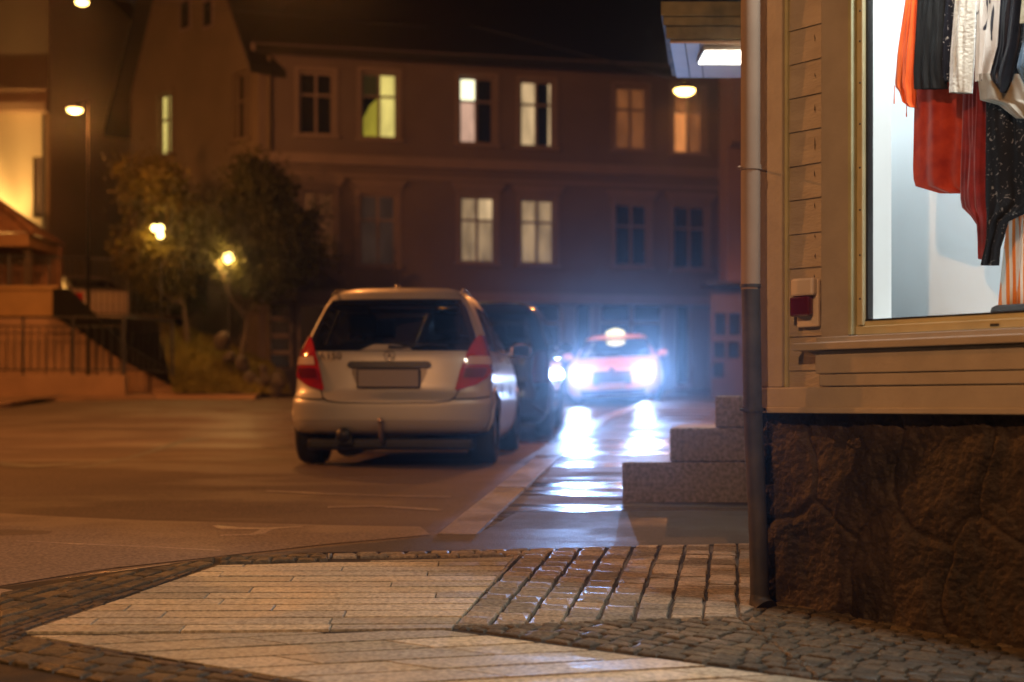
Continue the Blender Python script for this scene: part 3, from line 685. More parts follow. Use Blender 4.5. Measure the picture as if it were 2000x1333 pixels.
# ------------------------------------------------------------------ trees
def tree(name, label, base, h, cr, leafm, nleaf, seed, ty=(0,0), hang=.2):
    rr = random.Random(seed); base = Vector(base)
    t = thing(name, label, 'tree', base, group='small trees on the bank')
    mb = MB(); tips = []
    def limb(p, d, l, r, lev):
        pts = [p]; rad = [r]; q = p.copy(); n = 5
        for i in range(n):
            d = (d + Vector((rr.uniform(-.22,.22), rr.uniform(-.22,.22), rr.uniform(-.05,.18)))).normalized(); q = q+d*l/n; pts.append(q.copy()); rad.append(r*(1-.75*(i+1)/n))
        mb.tube(pts, rad, 6 if lev else 9, cap=False)
        if lev >= 2: tips.extend(pts[2:])
        if lev < 3:
            for k in range(5 if lev else 8):
                i = rr.randint(2, n); a = rr.uniform(0, 6.28); e = Vector((math.cos(a), math.sin(a), rr.uniform(.15,.9))).normalized()
                limb(pts[i], (d*.5+e).normalized(), l*rr.uniform(.45,.7), rad[i]*.75+.004, lev+1)
    limb(base, Vector((ty[0], ty[1], 1)).normalized(), h*.55, .075, 0)
    mb.build('trunk', M_bark, t)
    mb = MB(); c = base+Vector((ty[0]*h*.4, 0, h*.57))
    tips = [q for q in tips if (q.x-c.x)**2/(cr*1.15)**2 + (q.y-c.y)**2/(cr*1.15)**2 + (q.z-c.z)**2/(h*.48)**2 < 1.3]
    for i in range(nleaf):
        q = rr.choice(tips) + Vector((rr.gauss(0,.19), rr.gauss(0,.19), rr.gauss(0,.19)-.06))
        a = Vector((rr.uniform(-1,1), rr.uniform(-1,1), rr.uniform(-1,1))).normalized(); b = a.cross(Vector((rr.uniform(-1,1), rr.uniform(-1,1), .3))).normalized()
        s = rr.uniform(.04,.08); mb.add([q-a*s, q+b*s*.5, q+a*s, q-b*s*.5], [(0,1,2,3)])
    mb.build('crown', leafm, t); return t
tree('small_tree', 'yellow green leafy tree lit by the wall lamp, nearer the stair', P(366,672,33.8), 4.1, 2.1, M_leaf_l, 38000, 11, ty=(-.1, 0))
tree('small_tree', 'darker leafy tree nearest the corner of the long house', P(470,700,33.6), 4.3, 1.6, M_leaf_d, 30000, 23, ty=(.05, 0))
rr = random.Random(5); mb = MB()
for i in range(7000):
    a = rr.random(); p = P(255+a*150, 610+rr.uniform(-70, 20)-20*math.sin(a*9), 34.6+rr.uniform(-.4,.4)); v = Vector((rr.uniform(-1,1), rr.uniform(-1,1), rr.uniform(-1,1))).normalized()*rr.uniform(.03,.06); b = v.cross(Vector((.3,.2,1)))
    mb.add([p-v, p+b, p+v, p-b], [(0,1,2,3)])
tag(mb.build('bush', M_leaf_d), 'dark low bush on the terrace edge under the yellow green tree', 'bush')

# ------------------------------------------------------------------ cars
def make_car(spec, paint, name, label, cat, loc, yaw, group=None, kind='hatch', tail=True, head_emit=None, pitch=0.0, glassm=None, cellfine=True):
    t = thing(name, label, cat, loc, yaw, group); t.rotation_euler = (pitch, 0, yaw)
    Zp, Wp, RYp, FYp = spec['z'], spec['w'], spec['ry'], spec['fy']
    D, DF, n_, nf = spec.get('D', .34), spec.get('DF', .55), spec.get('n', 2.7), spec.get('nf', 2.4)
    wf = lambda z: interp(Zp, Wp, z); ryf = lambda z: interp(Zp, RYp, z); fyf = lambda z: interp(Zp, FYp, z)
    def rear(x, z):
        w = wf(z); q = min(.9999, abs(x)/w); return Vector((x, ryf(z)+D*(1-(1-q**n_)**(1/n_)), z))
    def front(x, z):
        w = wf(z); q = min(.9999, abs(x)/w); d = min(DF, (fyf(z)-ryf(z))*.45); return Vector((x, fyf(z)-d*(1-(1-q**nf)**(1/nf)), z))
    def side(sg, y, z):
        w = wf(z); a, b = ryf(z), fyf(z); d = min(DF, (b-a)*.45); x = w
        if y < a+D: x = w*(max(0, 1-(max(0,(a+D-y))/D)**n_))**(1/n_)
        if y > b-d: x = w*(max(0, 1-(max(0,(y-b+d))/d)**nf))**(1/nf)
        return Vector((sg*x, y, z))
    zt, zb_ = Zp[-1], Zp[0]; wr, wys, wz = spec['wr'], spec['wy'], spec['wr']
    Lc = max(FYp)
    zlist = [zb_+(zt-zb_)*i/46 for i in range(47)]; zlist[-1] = zt-.001
    verts = []; nR, nS, nF = 26, 84, 22
    def arch(p):
        for wy in wys:
            if (p.y-wy)**2+(p.z-wz)**2 < (wr+.055)**2 and abs(p.x) > .55: return Vector((math.copysign(.56, p.x), p.y, p.z))
        return p
    for z in zlist:
        w, a, b = wf(z), ryf(z), fyf(z); d = min(DF, (b-a)*.45); row = []; Dd = min(D, (b-a)*.45)
        for i in range(nR+1):
            q = -1+2*i/nR; an = q*math.pi/2; x = w*math.copysign(abs(math.sin(an))**(2/n_), an); y = a+Dd-Dd*abs(math.cos(an))**(2/n_); row.append(Vector((x,y,z)))
        for i in range(1, nS): row.append(Vector((w, a+Dd+(b-d-a-Dd)*i/nS, z)))
        for i in range(nF+1):
            q = 1-2*i/nF; an = q*math.pi/2; x = w*math.copysign(abs(math.sin(an))**(2/nf), an); y = b-d+d*abs(math.cos(an))**(2/nf); row.append(Vector((x,y,z)))
        for i in range(nS-1, 0, -1): row.append(Vector((-w, a+Dd+(b-d-a-Dd)*i/nS, z)))
        verts.append([arch(v) for v in row])
    G = spec['glass']   # dict of regions
    def between(p, rows):
        if not rows[0][0] < p.z < rows[-1][0]: return None
        zs_ = [r[0] for r in rows]; return lin(zs_, [r[1] for r in rows], p.z), lin(zs_, [r[2] for r in rows], p.z)
    def inglass(p, nrm):
        if p.y < Lc*.3 and nrm.y < -.3:
            q = between(p, G['rear'])
            if q and q[0]+.03 < p.x < q[1]-.03: return True
        if abs(nrm.x) > .5:
            for sw in G['side']:
                q = between(p, sw)
                if q and q[0]+.03 < p.y < q[1]-.03: return True
        if p.y > Lc*.4 and nrm.y > .2:
            q = between(p, G['front'])
            if q and q[0]+.03 < p.x < q[1]-.03: return True
        return False
    n = len(verts[0]); mb = MB(); flat = [v for r in verts for v in r]; fs = []; fm = []
    zsl = spec.get('sill', .22)
    for i in range(len(verts)-1):
        for k in range(n):
            ids = (i*n+k, i*n+(k+1)%n, (i+1)*n+(k+1)%n, (i+1)*n+k); a, b, c, d = [flat[j] for j in ids]
            nr = (b-a).cross(d-a); nr = nr.normalized() if nr.length > 0 else Vector((0,0,1)); p = (a+b+c+d)/4
            if inglass(p, nr): continue
            fs.append(ids); fm.append(1 if (p.z < zsl or abs(p.x) < .565 and any((p.y-wy)**2+(p.z-wz)**2 < (wr+.1)**2 for wy in wys)) else 0)
    mb.v = [tuple(v) for v in flat]; mb.f = fs; mb.m = fm; mb.s = [True]*len(fs)
    mb.f.append(tuple(range(n))[::-1]); mb.m.append(1); mb.s.append(False)
    mb.f.append(tuple(range((len(verts)-1)*n, len(verts)*n))); mb.m.append(0); mb.s.append(True)
    body = mb.build('body', [paint, M_black], t, local=True)
    def patch(fn, rows, off, nu=14, nv=3, thick=0):
        out = []
        R_ = []
        for i in range(len(rows)-1):
            for k in range(nv): s = k/nv; R_.append([rows[i][j]+(rows[i+1][j]-rows[i][j])*s for j in range(3)])
        R_.append(list(rows[-1]))
        for z, a, b in R_:
            row = []
            for k in range(nu+1):
                u = a+(b-a)*k/nu; e = .004
                p = fn(u, z); du = fn(u+e, z)-fn(u-e, z); dv = fn(u, min(z+e, zt-.01))-fn(u, min(z-e, zt-.02)); nn = du.cross(dv)
                nn = nn.normalized() if nn.length > 1e-9 else Vector((0,-1,0))
                cen = Vector((0, Lc*.5, .7))
                if nn.dot(p-cen) < 0: nn = -nn
                row.append(p+nn*off)
            out.append(row)
        return out
    def P2(fn, rows, off, m, nm, par, nu=14, nv=3, label=None):
        mb = MB(); mb.grid(patch(fn, rows, off, nu, nv)); o = mb.build(nm, m, par, local=True)
        if label: o['label'] = label
        return o
    gm_ = glassm or M_carglass
    def shrink(rows, k, kz):
        z0, z1 = rows[0][0], rows[-1][0]; zs_ = [r[0] for r in rows]
        return [(z, lin(zs_, [r[1] for r in rows], z)+k, lin(zs_, [r[2] for r in rows], z)-k) for z in [z0+kz+(z1-z0-2*kz)*i/6 for i in range(7)]]
    def glassp(fn, rows, nm, par, border=.045, nu=16):
        g = P2(fn, shrink(rows, border*.8, border*.8), .004, gm_, nm, par, nu)
        mb = MB(); o_ = patch(fn, shrink(rows, 0, 0), .007, nu, 2); i_ = patch(fn, shrink(rows, border, border), .008, nu, 2)
        def ring(g_): return g_[0]+[r[-1] for r in g_[1:-1]]+g_[-1][::-1]+[r[0] for r in g_[-2:0:-1]]
        A, B = ring(o_), ring(i_); k = len(A); mb.add(A+B, [(j, (j+1)%k, k+(j+1)%k, k+j) for j in range(k)], 0, True); mb.build('black_border', M_frit, g, local=True); return g
    glassp(rear, G['rear'], 'rear_window', t, spec.get('rborder', .05))
    glassp(front, G['front'], 'windscreen', t)
    for sg in (-1, 1):
        for sw in G['side']: glassp(lambda y, z: side(sg, y, z), sw, 'side_window', t, .03, 10)
    # wheels
    for wy in wys:
        for sg in (-1, 1):
            M = Matrix.Translation((sg*spec['wx'], wy, wz)) @ Matrix.Rotation(sg*math.pi/2, 4, 'Y')
            mb = MB(); tw = spec.get('tw', .10)
            mb.lathe([(wr*.62,-tw), (wr*.93,-tw), (wr,-tw*.7), (wr,tw*.7), (wr*.93,tw), (wr*.64,tw), (wr*.62,tw*.8), (wr*.62,-tw)], M=M, n=36)
            wh = mb.build('wheel', M_rubber, t, local=True)
            mb = MB(); mb.lathe([(wr*.63,tw*.85),(wr*.58,tw*.6),(wr*.3,tw*.5),(wr*.12,tw*.75),(0.001,tw*.78)], M=M, n=36)
            for k in range(7):
                an = k*2*math.pi/7; Q = M @ Matrix.Rotation(an, 4, 'Z'); mb.box((.03,-.022,tw*.5), (wr*.6,.022,tw*.82), Q)
            mb.build('rim', M_rim, wh, local=True)
    for wy in wys:          # arch lips
        for sg in (-1, 1):
            pts = []
            for k in range(25):
                an = R(-28)+(R(236))*k/24; y = wy+math.cos(an)*(wr+.055); z = max(.16, wz+math.sin(an)*(wr+.055)); q = side(sg, y, z); pts.append((q.x-sg*.004, y, z))
            mb = MB(); mb.tube(pts, .018, 6); mb.build('arch_lip', paint, t, local=True)
    # mirrors
    my, mz = spec['mirror']
    for sg in (-1, 1):
        q = side(sg, my, mz); bm = bmesh.new(); bmesh.ops.create_uvsphere(bm, u_segments=16, v_segments=10, radius=1)
        for v in bm.verts: v.co = Vector((v.co.x*.11, v.co.y*(.07 if v.co.y > 0 else .03), v.co.z*.075))
        mb = MB(); mb.bm(bm, Matrix.Translation((q.x+sg*.13, my, mz+.06)), 0, True); mb.tube([(q.x-sg*.02, my, mz+.01), (q.x+sg*.08, my, mz+.03)], .025, 8); mi_ = mb.build('side_mirror', paint, t, local=True)
        mb = MB(); mb.bbox((q.x+sg*.13-.085, my-.034, mz+.01), (q.x+sg*.13+.085, my-.029, mz+.115), .004); mb.build('mirror_glass', M_darkglass, mi_, local=True)
    # cabin
    mb = MB(); sz = spec['belt']
    mb.box((-wf(.5)+.12, .35, .28), (wf(.5)-.12, Lc-.9, .34)); mb.build('floor', M_seat, t, local=True)
    for (sx, sy, sw_) in spec['seats']:
        mb = MB(); mb.bbox((sx-sw_/2, sy, sz-.45), (sx+sw_/2, sy+.14, sz+.12), .04); mb.bbox((sx-.13, sy-.01, sz+.17), (sx+.13, sy+.09, sz+.36), .03); mb.tube([(sx-.05, sy+.05, sz+.1), (sx-.05, sy+.05, sz+.2)], .008, 6); mb.tube([(sx+.05, sy+.05, sz+.1), (sx+.05, sy+.05, sz+.2)], .008, 6)
        mb.build('seat', M_seat, t, local=True)
    mb = MB(); yy0 = spec['dash']; mb.bbox((-wf(sz)+.12, yy0, sz-.3), (wf(sz)-.12, yy0+.45, sz-.02), .05); mb.build('dashboard', M_seat, t, local=True)
    return t, rear, front, side, P2, patch, (wf, ryf, fyf)

SPA = dict(z=[.16,.22,.30,.42,.54,.58,.61,.66,.80,.95,1.0,1.10,1.30,1.44,1.50,1.54,1.57,1.59,1.60],
    w=[.74,.80,.85,.876,.884,.882,.872,.868,.862,.838,.825,.79,.71,.65,.61,.56,.46,.30,.14],
    ry=[.95,.50,.05,.0,.0,.01,.045,.075,.10,.13,.15,.20,.31,.40,.44,.50,.62,.90,1.25],
    fy=[3.70,3.78,3.82,3.84,3.83,3.80,3.78,3.74,3.60,3.30,3.15,2.80,2.40,2.10,1.96,1.86,1.74,1.6,1.5],
    D=.33, n=2.9, wr=.305, wy=[.62,3.18], wx=.765, tw=.115, belt=1.0, mirror=(2.62,1.0), dash=2.55, sill=.235, rborder=.055,
    seats=[(-.40,.95,.42),(.40,.95,.42),(-.37,1.9,.48),(.37,1.9,.48)],
    glass=dict(rear=[(.995,-.735,.735),(1.06,-.735,.735),(1.14,-.715,.715),(1.30,-.655,.655),(1.40,-.615,.615),(1.455,-.57,.57)],
      side=[[(1.01,.62,1.30),(1.1,.64,1.30),(1.40,.80,1.30)],[(1.01,1.36,2.22),(1.40,1.36,2.10)],[(1.01,2.28,2.72),(1.15,2.28,2.6),(1.38,2.2,2.25)]],
      front=[(1.03,-.72,.72),(1.30,-.64,.64),(1.46,-.55,.55)]))
M_silver = mat('silver_beige_car_paint', (.46,.445,.43), .42, metal=.4, coat=.18, var=.03, vs=2, spec=.5)
cd = 12.15; ccx = (757-1000)/F*cd
car, rear, front, side, P2, patch, (wf, ryf, fyf) = make_car(SPA, M_silver, 'parked_car', 'silver compact hatchback parked by the kerb, seen from behind with a blank number plate', 'car',
    (ccx, cd-.02, zr(cd+1.9)-.0), R(-4.5), group='cars parked along the kerb', pitch=R(.6))
car.location.z = zr(cd+.6)
# rear lamps
for sg in (-1, 1):
    def rw_(lst): return [(z, min(sg*a, sg*b), max(sg*a, sg*b)) for z, a, b in lst]
    lamp = P2(rear, rw_([(.655,.565,.60),(.70,.575,.74),(.76,.59,.825),(.82,.605,.862),(.90,.63,.862),(.98,.66,.838),(1.06,.695,.815),(1.13,.735,.785)]), .014, M_redlens, 'tail_light', car, 14, 4)
    P2(rear, rw_([(.875,.655,.845),(.91,.665,.84),(.945,.675,.83)]), .020, M_clearlens, 'reversing_lens', lamp, 8, 2)
    P2(rear, rw_([(.76,.63,.79),(.80,.64,.81),(.845,.65,.82)]), .020, M_redlens2, 'dark_lens', lamp, 8, 2)
def surf_tube(pts, r, m, nm, par, off=.001, fn=None):
    fn = fn or rear; mb = MB(); L_ = []
    for i in range(len(pts)-1):
        for k in range(6): s = k/6; L_.append((pts[i][0]+(pts[i+1][0]-pts[i][0])*s, pts[i][1]+(pts[i+1][1]-pts[i][1])*s))
    L_.append(pts[-1]); q = [fn(*p) for p in L_]; q = [Vector((v.x, v.y-off, v.z)) for v in q]; mb.tube(q, r, 6); return mb.build(nm, m, par, local=True)
M_seam = mat('panel_gap', (.015,.013,.012), .8)
surf_tube([(-.60,.655),(-.575,.60),(-.53,.565),(-.40,.548),(0,.545),(.40,.548),(.53,.565),(.575,.60),(.60,.655)], .006, M_seam, 'tailgate_seam', car)
for sg in (-1, 1): surf_tube([(sg*.86,.60),(sg*.75,.585),(sg*.60,.58),(sg*.56,.583)], .006, M_seam, 'bumper_seam', car, .004)
# number plate in its recess, chrome-free grip bar
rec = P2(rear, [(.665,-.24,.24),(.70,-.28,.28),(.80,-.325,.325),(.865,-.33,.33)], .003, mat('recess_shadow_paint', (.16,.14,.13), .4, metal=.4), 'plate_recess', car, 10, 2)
P2(rear, [(.845,-.345,.345),(.86,-.36,.36),(.885,-.36,.36),(.90,-.33,.33)], .03, M_black, 'grip_bar', car, 12, 2)
mb = MB(); mb.bbox((-.26,.045,.685), (.26,.056,.83), .003); mb.build('number_plate', mat('blank_plate', (.28,.24,.22), .5), car, local=True)
mb = MB(); mb.bbox((-.275,.056,.672), (.275,.066,.842), .003); mb.build('plate_frame', M_black, car, local=True)
# bump for the wiper, wiper arm and emblem
P2(rear, [(.995,-.26,.20),(1.01,-.22,.17),(1.03,-.18,.14),(1.045,-.14,.02)], .016, M_silver, 'wiper_housing', car, 12, 3)
mb = MB(); mb.tube([rear(-.01,1.03)+Vector((0,-.035,0)), rear(.10,1.025)+Vector((0,-.035,0)), rear(.34,1.055)+Vector((0,-.03,0))], [.016,.013,.008], 8); mb.tube([rear(.0,1.07)+Vector((0,-.02,0)), rear(.5,1.04)+Vector((0,-.02,0))], .007, 6); mb.build('wiper', M_black, car, local=True)
ec = rear(0,.952)+Vector((0,-.012,0)); mb = MB()
mb.tube([ec+Vector((.045*math.cos(a*math.pi/12),0,.045*math.sin(a*math.pi/12))) for a in range(25)], .005, 6, cap=False)
for k in range(3): an = math.pi/2+k*2*math.pi/3; mb.tube([ec, ec+Vector((.043*math.cos(an),0,.043*math.sin(an)))], [.007,.003], 6)
mb.build('emblem', M_chrome, car, local=True)
cu = bpy.data.curves.new('model_lettering', 'FONT'); cu.body = 'A150'; cu.size = .085; cu.extrude = .004; cu.space_character = 1.15
o = bpy.data.objects.new('model_lettering', cu); C.objects.link(o); dg = bpy.context.evaluated_depsgraph_get(); me = bpy.data.meshes.new_from_object(o.evaluated_get(dg)); bpy.data.objects.remove(o)
o = bpy.data.objects.new('model_lettering', me); C.objects.link(o); me.materials.append(mat('dark_chrome', (.06,.05,.045), .4, metal=.3)); o.parent = car; q = rear(-.53,.925); o.location = (-.62, q.y-.022, .925); o.rotation_euler = (R(84), 0, R(-6))
# bumper strip highlights, tow ball, exhaust, silencer, underside
P2(rear, [(.40,-.84,.84),(.43,-.86,.86),(.455,-.86,.86)], .004, M_silver, 'bumper_ridge', car, 30, 1)
mb = MB(); mb.tube([(-.05,.20,.20),(-.05,.02,.22),(-.05,-.05,.27),(-.05,-.05,.37)], [.02,.02,.02,.016], 10)
bm = bmesh.new(); bmesh.ops.create_uvsphere(bm, u_segments=14, v_segments=10, radius=.027); mb.bm(bm, Matrix.Translation((-.05,-.05,.395)), 0, True); mb.build('tow_ball', mat('tow_steel', (.30,.24,.2), .35, metal=.8), car, local=True)
mb = MB(); mb.lathe([(0,.02),(.06,.015),(.062,0),(.06,-.03)], M=Matrix.Translation((-.38,.0,.275)) @ Matrix.Rotation(math.pi/2, 4, 'X'), n=20); mb.box((-.45,.01,.20), (-.31,.06,.27)); mb.build('bumper_cutout', M_black, car, local=True)
mb = MB(); mb.lathe([(0,-.28),(.085,-.27),(.09,0),(.085,.0),(0,.01)], M=Matrix.Translation((-.38,.25,.165)) @ Matrix.Rotation(math.pi/2, 4, 'X'), n=20, sx=1.3); mb.build('silencer', M_castiron, car, local=True)
mb = MB(); mb.bbox((-.72,.10,.14), (.72,.7,.24), .03); mb.bbox((-.6,.75,.19), (.6,3.3,.26), .02); mb.tube([(-.65,.62,.23),(.65,.62,.23)], .035, 8); mb.build('underbody', M_black, car, local=True)
# aerial and roof strips
mb = MB(); mb.lathe([(.03,0),(.026,.02),(.012,.035),(0,.038)], c=(-.02,.72,1.575), n=14); mb.build('aerial_base', M_chrome, car, local=True)
mb = MB(); mb.tube([(-.02,.73,1.6),(-.02,.55,1.80)], .0035, 6); mb.build('aerial', M_black, car, local=True)
for sg in (-1, 1):
    mb = MB(); mb.tube([Vector((sg*x, y, z)) for x, y, z in ((.575,.47,1.49),(.57,.62,1.545),(.55,.9,1.572),(.54,1.4,1.578),(.53,1.8,1.548))], .009, 6); mb.build('roof_strip', M_black, car, local=True)
    mb = MB(); mb.tube([side(sg, y, .93)+Vector((sg*.012,0,0)) for y in (1.42,1.52,1.6)], .012, 6); mb.build('door_handle', M_silver, car, local=True); mb = MB(); mb.tube([side(sg, y, .93)+Vector((sg*.012,0,0)) for y in (2.28,2.38,2.46)], .012, 6); mb.build('door_handle', M_silver, car, local=True)
    for yv in ((1.33, [(.30,1.33),(.6,1.33),(.97,1.33)]), (2.25, [(.30,2.25),(.6,2.25),(.97,2.25)])):
        mb = MB(); mb.tube([side(sg, p[1], p[0]) for p in yv[1]], .006, 6); mb.build('door_seam', M_seam, car, local=True)
mb = MB(); q = side(1, .95, .80); mb.lathe([(.075,0),(.07,.004),(0,.006)], M=Matrix.Translation((q.x,q.y,q.z)) @ Matrix.Rotation(math.pi/2, 4, 'Y'), n=20); mb.build('fuel_cap', M_silver, car, local=True)

# dark tall car in front of it
SPV = dict(z=[.2,.26,.36,.5,.65,.75,.95,1.08,1.15,1.35,1.55,1.66,1.72,1.76,1.78],
    w=[.76,.83,.88,.90,.905,.905,.90,.885,.87,.81,.75,.70,.62,.45,.2],
    ry=[.14,.06,.02,.0,.02,.06,.07,.09,.11,.19,.28,.35,.42,.7,1.2],
    fy=[4.2,4.3,4.36,4.38,4.36,4.3,4.1,3.6,3.4,2.9,2.5,2.3,2.15,1.95,1.7],
    D=.30, n=3.2, wr=.34, wy=[.80,3.45], wx=.80, tw=.11, belt=1.12, mirror=(2.95,1.12), dash=2.8, sill=.3,
    seats=[(-.4,1.2,.45),(.4,1.2,.45),(-.38,2.2,.5),(.38,2.2,.5)],
    glass=dict(rear=[(1.12,-.76,.76),(1.35,-.71,.71),(1.62,-.63,.63)],
      side=[[(1.13,.5,1.35),(1.55,.62,1.35)],[(1.13,1.4,2.4),(1.57,1.4,2.3)],[(1.13,2.46,3.0),(1.5,2.4,2.5)]], front=[(1.18,-.78,.78),(1.4,-.70,.70),(1.64,-.62,.62)]))
M_dkpaint = mat('black_blue_car_paint', (.012,.014,.022), .22, coat=.8)
vd = 18.0; vx = (1072-1000)/F*vd-.90
van, rear2, front2, side2, P22, _, _ = make_car(SPV, M_dkpaint, 'parked_car', 'tall dark people carrier parked in front of the silver hatchback', 'car', (vx, vd, zr(18.8)), R(-4.5), group='cars parked along the kerb', pitch=R(2.0))
for sg in (-1, 1):
    l_ = P22(rear2, [(z, min(sg*a,sg*b), max(sg*a,sg*b)) for z, a, b in [(.72,.70,.88),(.85,.68,.89),(1.05,.70,.875),(1.12,.74,.86)]], .012, M_redlens2, 'tail_light', van, 8, 3)
    mb = MB(); mb.tube([side2(sg, y, 1.03)+Vector((sg*.02,0,0)) for y in (1.5,1.62,1.74)], .014, 6); mb.build('door_handle', M_chrome, van, local=True); mb = MB(); mb.tube([side2(sg, y, 1.03)+Vector((sg*.02,0,0)) for y in (2.5,2.62,2.74)], .014, 6); mb.build('door_handle', M_chrome, van, local=True)
P22(rear2, [(.78,-.26,.26),(.90,-.26,.26)], .012, mat('blank_plate2', (.5,.5,.5), .5), 'number_plate', van, 6, 1)

# taxi
SPT = dict(z=[.18,.24,.34,.48,.60,.68,.80,.90,.96,1.05,1.25,1.36,1.42,1.45,1.46],
    w=[.74,.82,.88,.905,.91,.91,.90,.87,.84,.79,.70,.64,.55,.35,.15],
    ry=[.16,.06,.02,.0,.0,.02,.06,.14,.30,.65,1.15,1.45,1.65,2.0,2.3],
    fy=[4.62,4.72,4.78,4.80,4.78,4.74,4.66,4.3,3.65,3.35,2.85,2.6,2.5,2.4,2.35],
    D=.4, n=2.6, DF=.5, nf=2.7, wr=.32, wy=[.95,3.75], wx=.80, tw=.11, belt=.95, mirror=(3.05,.96), dash=2.95, sill=.24,
    seats=[(-.4,1.6,.5),(.4,1.6,.5),(-.38,2.5,.5),(.38,2.5,.5)],
    glass=dict(rear=[(.98,-.68,.68),(1.15,-.66,.66),(1.33,-.58,.58)],
      side=[[(.96,1.1,2.0),(1.32,1.6,2.0)],[(.96,2.05,2.95),(1.33,2.05,2.6)]], front=[(.98,-.74,.74),(1.2,-.68,.68),(1.35,-.60,.60)]))
M_taxi = mat('salmon_lit_taxi_paint', (.75,.45,.34), .6, coat=.0)  # white body coloured salmon for the sodium light on it
td = 27.4; tx = (1197-1000)/F*td
# front faces the camera: turned right round
taxi, reart, frontt, sidet, P2t, _, _ = make_car(SPT, M_taxi, 'taxi', 'pale taxi driving towards the viewer with bright headlights and a lit roof sign', 'taxi', (0,0,0), R(180-7), pitch=0)
ang = R(180-7); off = Matrix.Rotation(ang, 4, 'Z') @ Vector((0, 4.8, 0))
taxi.location = (tx-off.x, td-off.y, zr(td+1.5)+.08); taxi.rotation_euler = (R(-2.2), R(2.6), ang)
HL = emat('headlight_beam', (.72, .86, 1.0), 130)
for sg in (-1, 1):
    h_ = P2t(frontt, [(z, min(sg*a,sg*b), max(sg*a,sg*b)) for z, a, b in [(.60,.46,.76),(.66,.42,.82),(.72,.42,.83),(.76,.46,.80)]], .012, M_clearlens, 'headlight', taxi, 8, 3)
    q = frontt(sg*.63, .68); mb = MB(); mb.lathe([(.125,0),(.11,.03),(0,.05)], M=Matrix.Translation((q.x,q.y+.03,q.z)) @ Matrix.Rotation(-math.pi/2, 4, 'X'), n=20); mb.build('reflector', HL, h_, local=True)
P2t(frontt, [(.46,-.36,.36),(.56,-.38,.38),(.72,-.36,.36)], .012, M_black, 'grille', taxi, 12, 2)
P2t(frontt, [(.26,-.6,.6),(.36,-.62,.62)], .012, M_black, 'air_intake', taxi, 12, 1)
P2t(frontt, [(.38,-.26,.26),(.49,-.26,.26)], .03, mat('blank_plate3', (.5,.5,.5), .5), 'number_plate', taxi, 6, 1)
mb = MB(); q = frontt(0,.74)
mb.lathe([(0,0),(.05,-.01),(.055,-.03)], M=Matrix.Translation((q.x,q.y+.02,q.z)) @ Matrix.Rotation(math.pi/2, 4, 'X'), n=16); mb.build('bonnet_badge', M_chrome, taxi, local=True)
mb = MB(); rows = []
for z, a, b in ((1.445,.19,.09),(1.48,.20,.10),(1.52,.16,.09),(1.55,.09,.07),(1.565,.04,.04)):
    rows.append([Vector((a*math.copysign(abs(math.cos(k*math.pi/12))**.6, math.cos(k*math.pi/12)), 2.55+b*math.copysign(abs(math.sin(k*math.pi/12))**.6, math.sin(k*math.pi/12)), z)) for k in range(25)])
mb.grid(rows); mb.add([*rows[-1][:24]], [tuple(range(24))]); mb.build('roof_sign', emat('roof_sign_glow', (1, .88, .5), 1.9), taxi, local=True)

# cars on the terrace
M_lightcar = mat('pale_car_paint', (.42,.34,.28), .3, coat=.6)
c3 = make_car(SPT, M_lightcar, 'parked_car', 'pale car on the terrace behind the railing, sloping boot toward the stair', 'car', (P(215,0,37.5).x, 37.2, TZ), R(35), group='cars parked on the terrace')
c4 = make_car(SPA, M_lightcar, 'parked_car', 'pale car on the terrace beneath the tiled kiosk roof', 'car', (P(85,0,39.5).x, 39.2, TZ), R(60), group='cars parked on the terrace')
for c_, rng in ((c3, (.60,.84,.64,.85)), (c4, (.60,.84,.7,1.0))):
    for sg in (-1, 1):
        c_[4](c_[1], [(rng[2], min(sg*rng[0], sg*rng[1]), max(sg*rng[0], sg*rng[1])), (rng[3], min(sg*rng[0], sg*rng[1]), max(sg*rng[0], sg*rng[1]))], .012, M_redlens, 'tail_light', c_[0], 8, 2)

# ------------------------------------------------------------------ the corner shop
CX, CY = .97, 5.5
cw = Wall(CX, CY, .621, -.784)          # chamfered corner wall, t grows to the right and nearer
sw = Wall(CX, CY, math.sin(R(9)), math.cos(R(9))); sw.n = (-math.cos(R(9)), math.sin(R(9)))
shop = thing('corner_shop', 'cream wooden corner shop on a rough stone plinth with a lit display window', 'shop', (CX+1.5, CY+1, zs(5.5)))
T = cw.t; LW = 3.2; ZT = 4.4
def Z(px, py): return cw.tz(px, py)[1]
tcb = T(1540); tk0 = T(1617); tk1 = T(1672); tg = T(1699)
zpl = Z(1500, 801); zsk = Z(1500, 757); zgl = Z(1700, 627)
WT1 = LW-.35
hole = (tk0+.03, WT1, Z(1650,660), 3.6)
# siding: lapped boards as real wedges
def siding(wall, t0, t1, z0, z1, pitch, mb, inward=0.0):
    z = z0; k = 0
    while z < z1:
        zt = min(z+pitch, z1); n = max(2, int((t1-t0)/.12)); lo_ = []; hi = []; un = []
        for i in range(n+1):
            t = t0+(t1-t0)*i/n; j = .0015*noise.noise(Vector((t*5, k*3.1, 0)))
            lo_.append(wall.p(t, z+j, .010)); hi.append(wall.p(t, zt+.004, .004)); un.append(wall.p(t, z+j, .0))
        mb.grid([un, lo_, hi], 0, False); z = zt; k += 1
mb = MB(); zl0 = Z(1580, 718)-.258
siding(cw, tcb, tk0, zpl+.02, ZT, .1285, mb); 
siding(cw, WT1, LW, zpl+.02, ZT, .1285, mb); siding(cw, tk0, WT1, zpl+.02, Z(1650,662), .1285, mb); siding(cw, tk0, WT1, 3.6, ZT, .1285, mb)
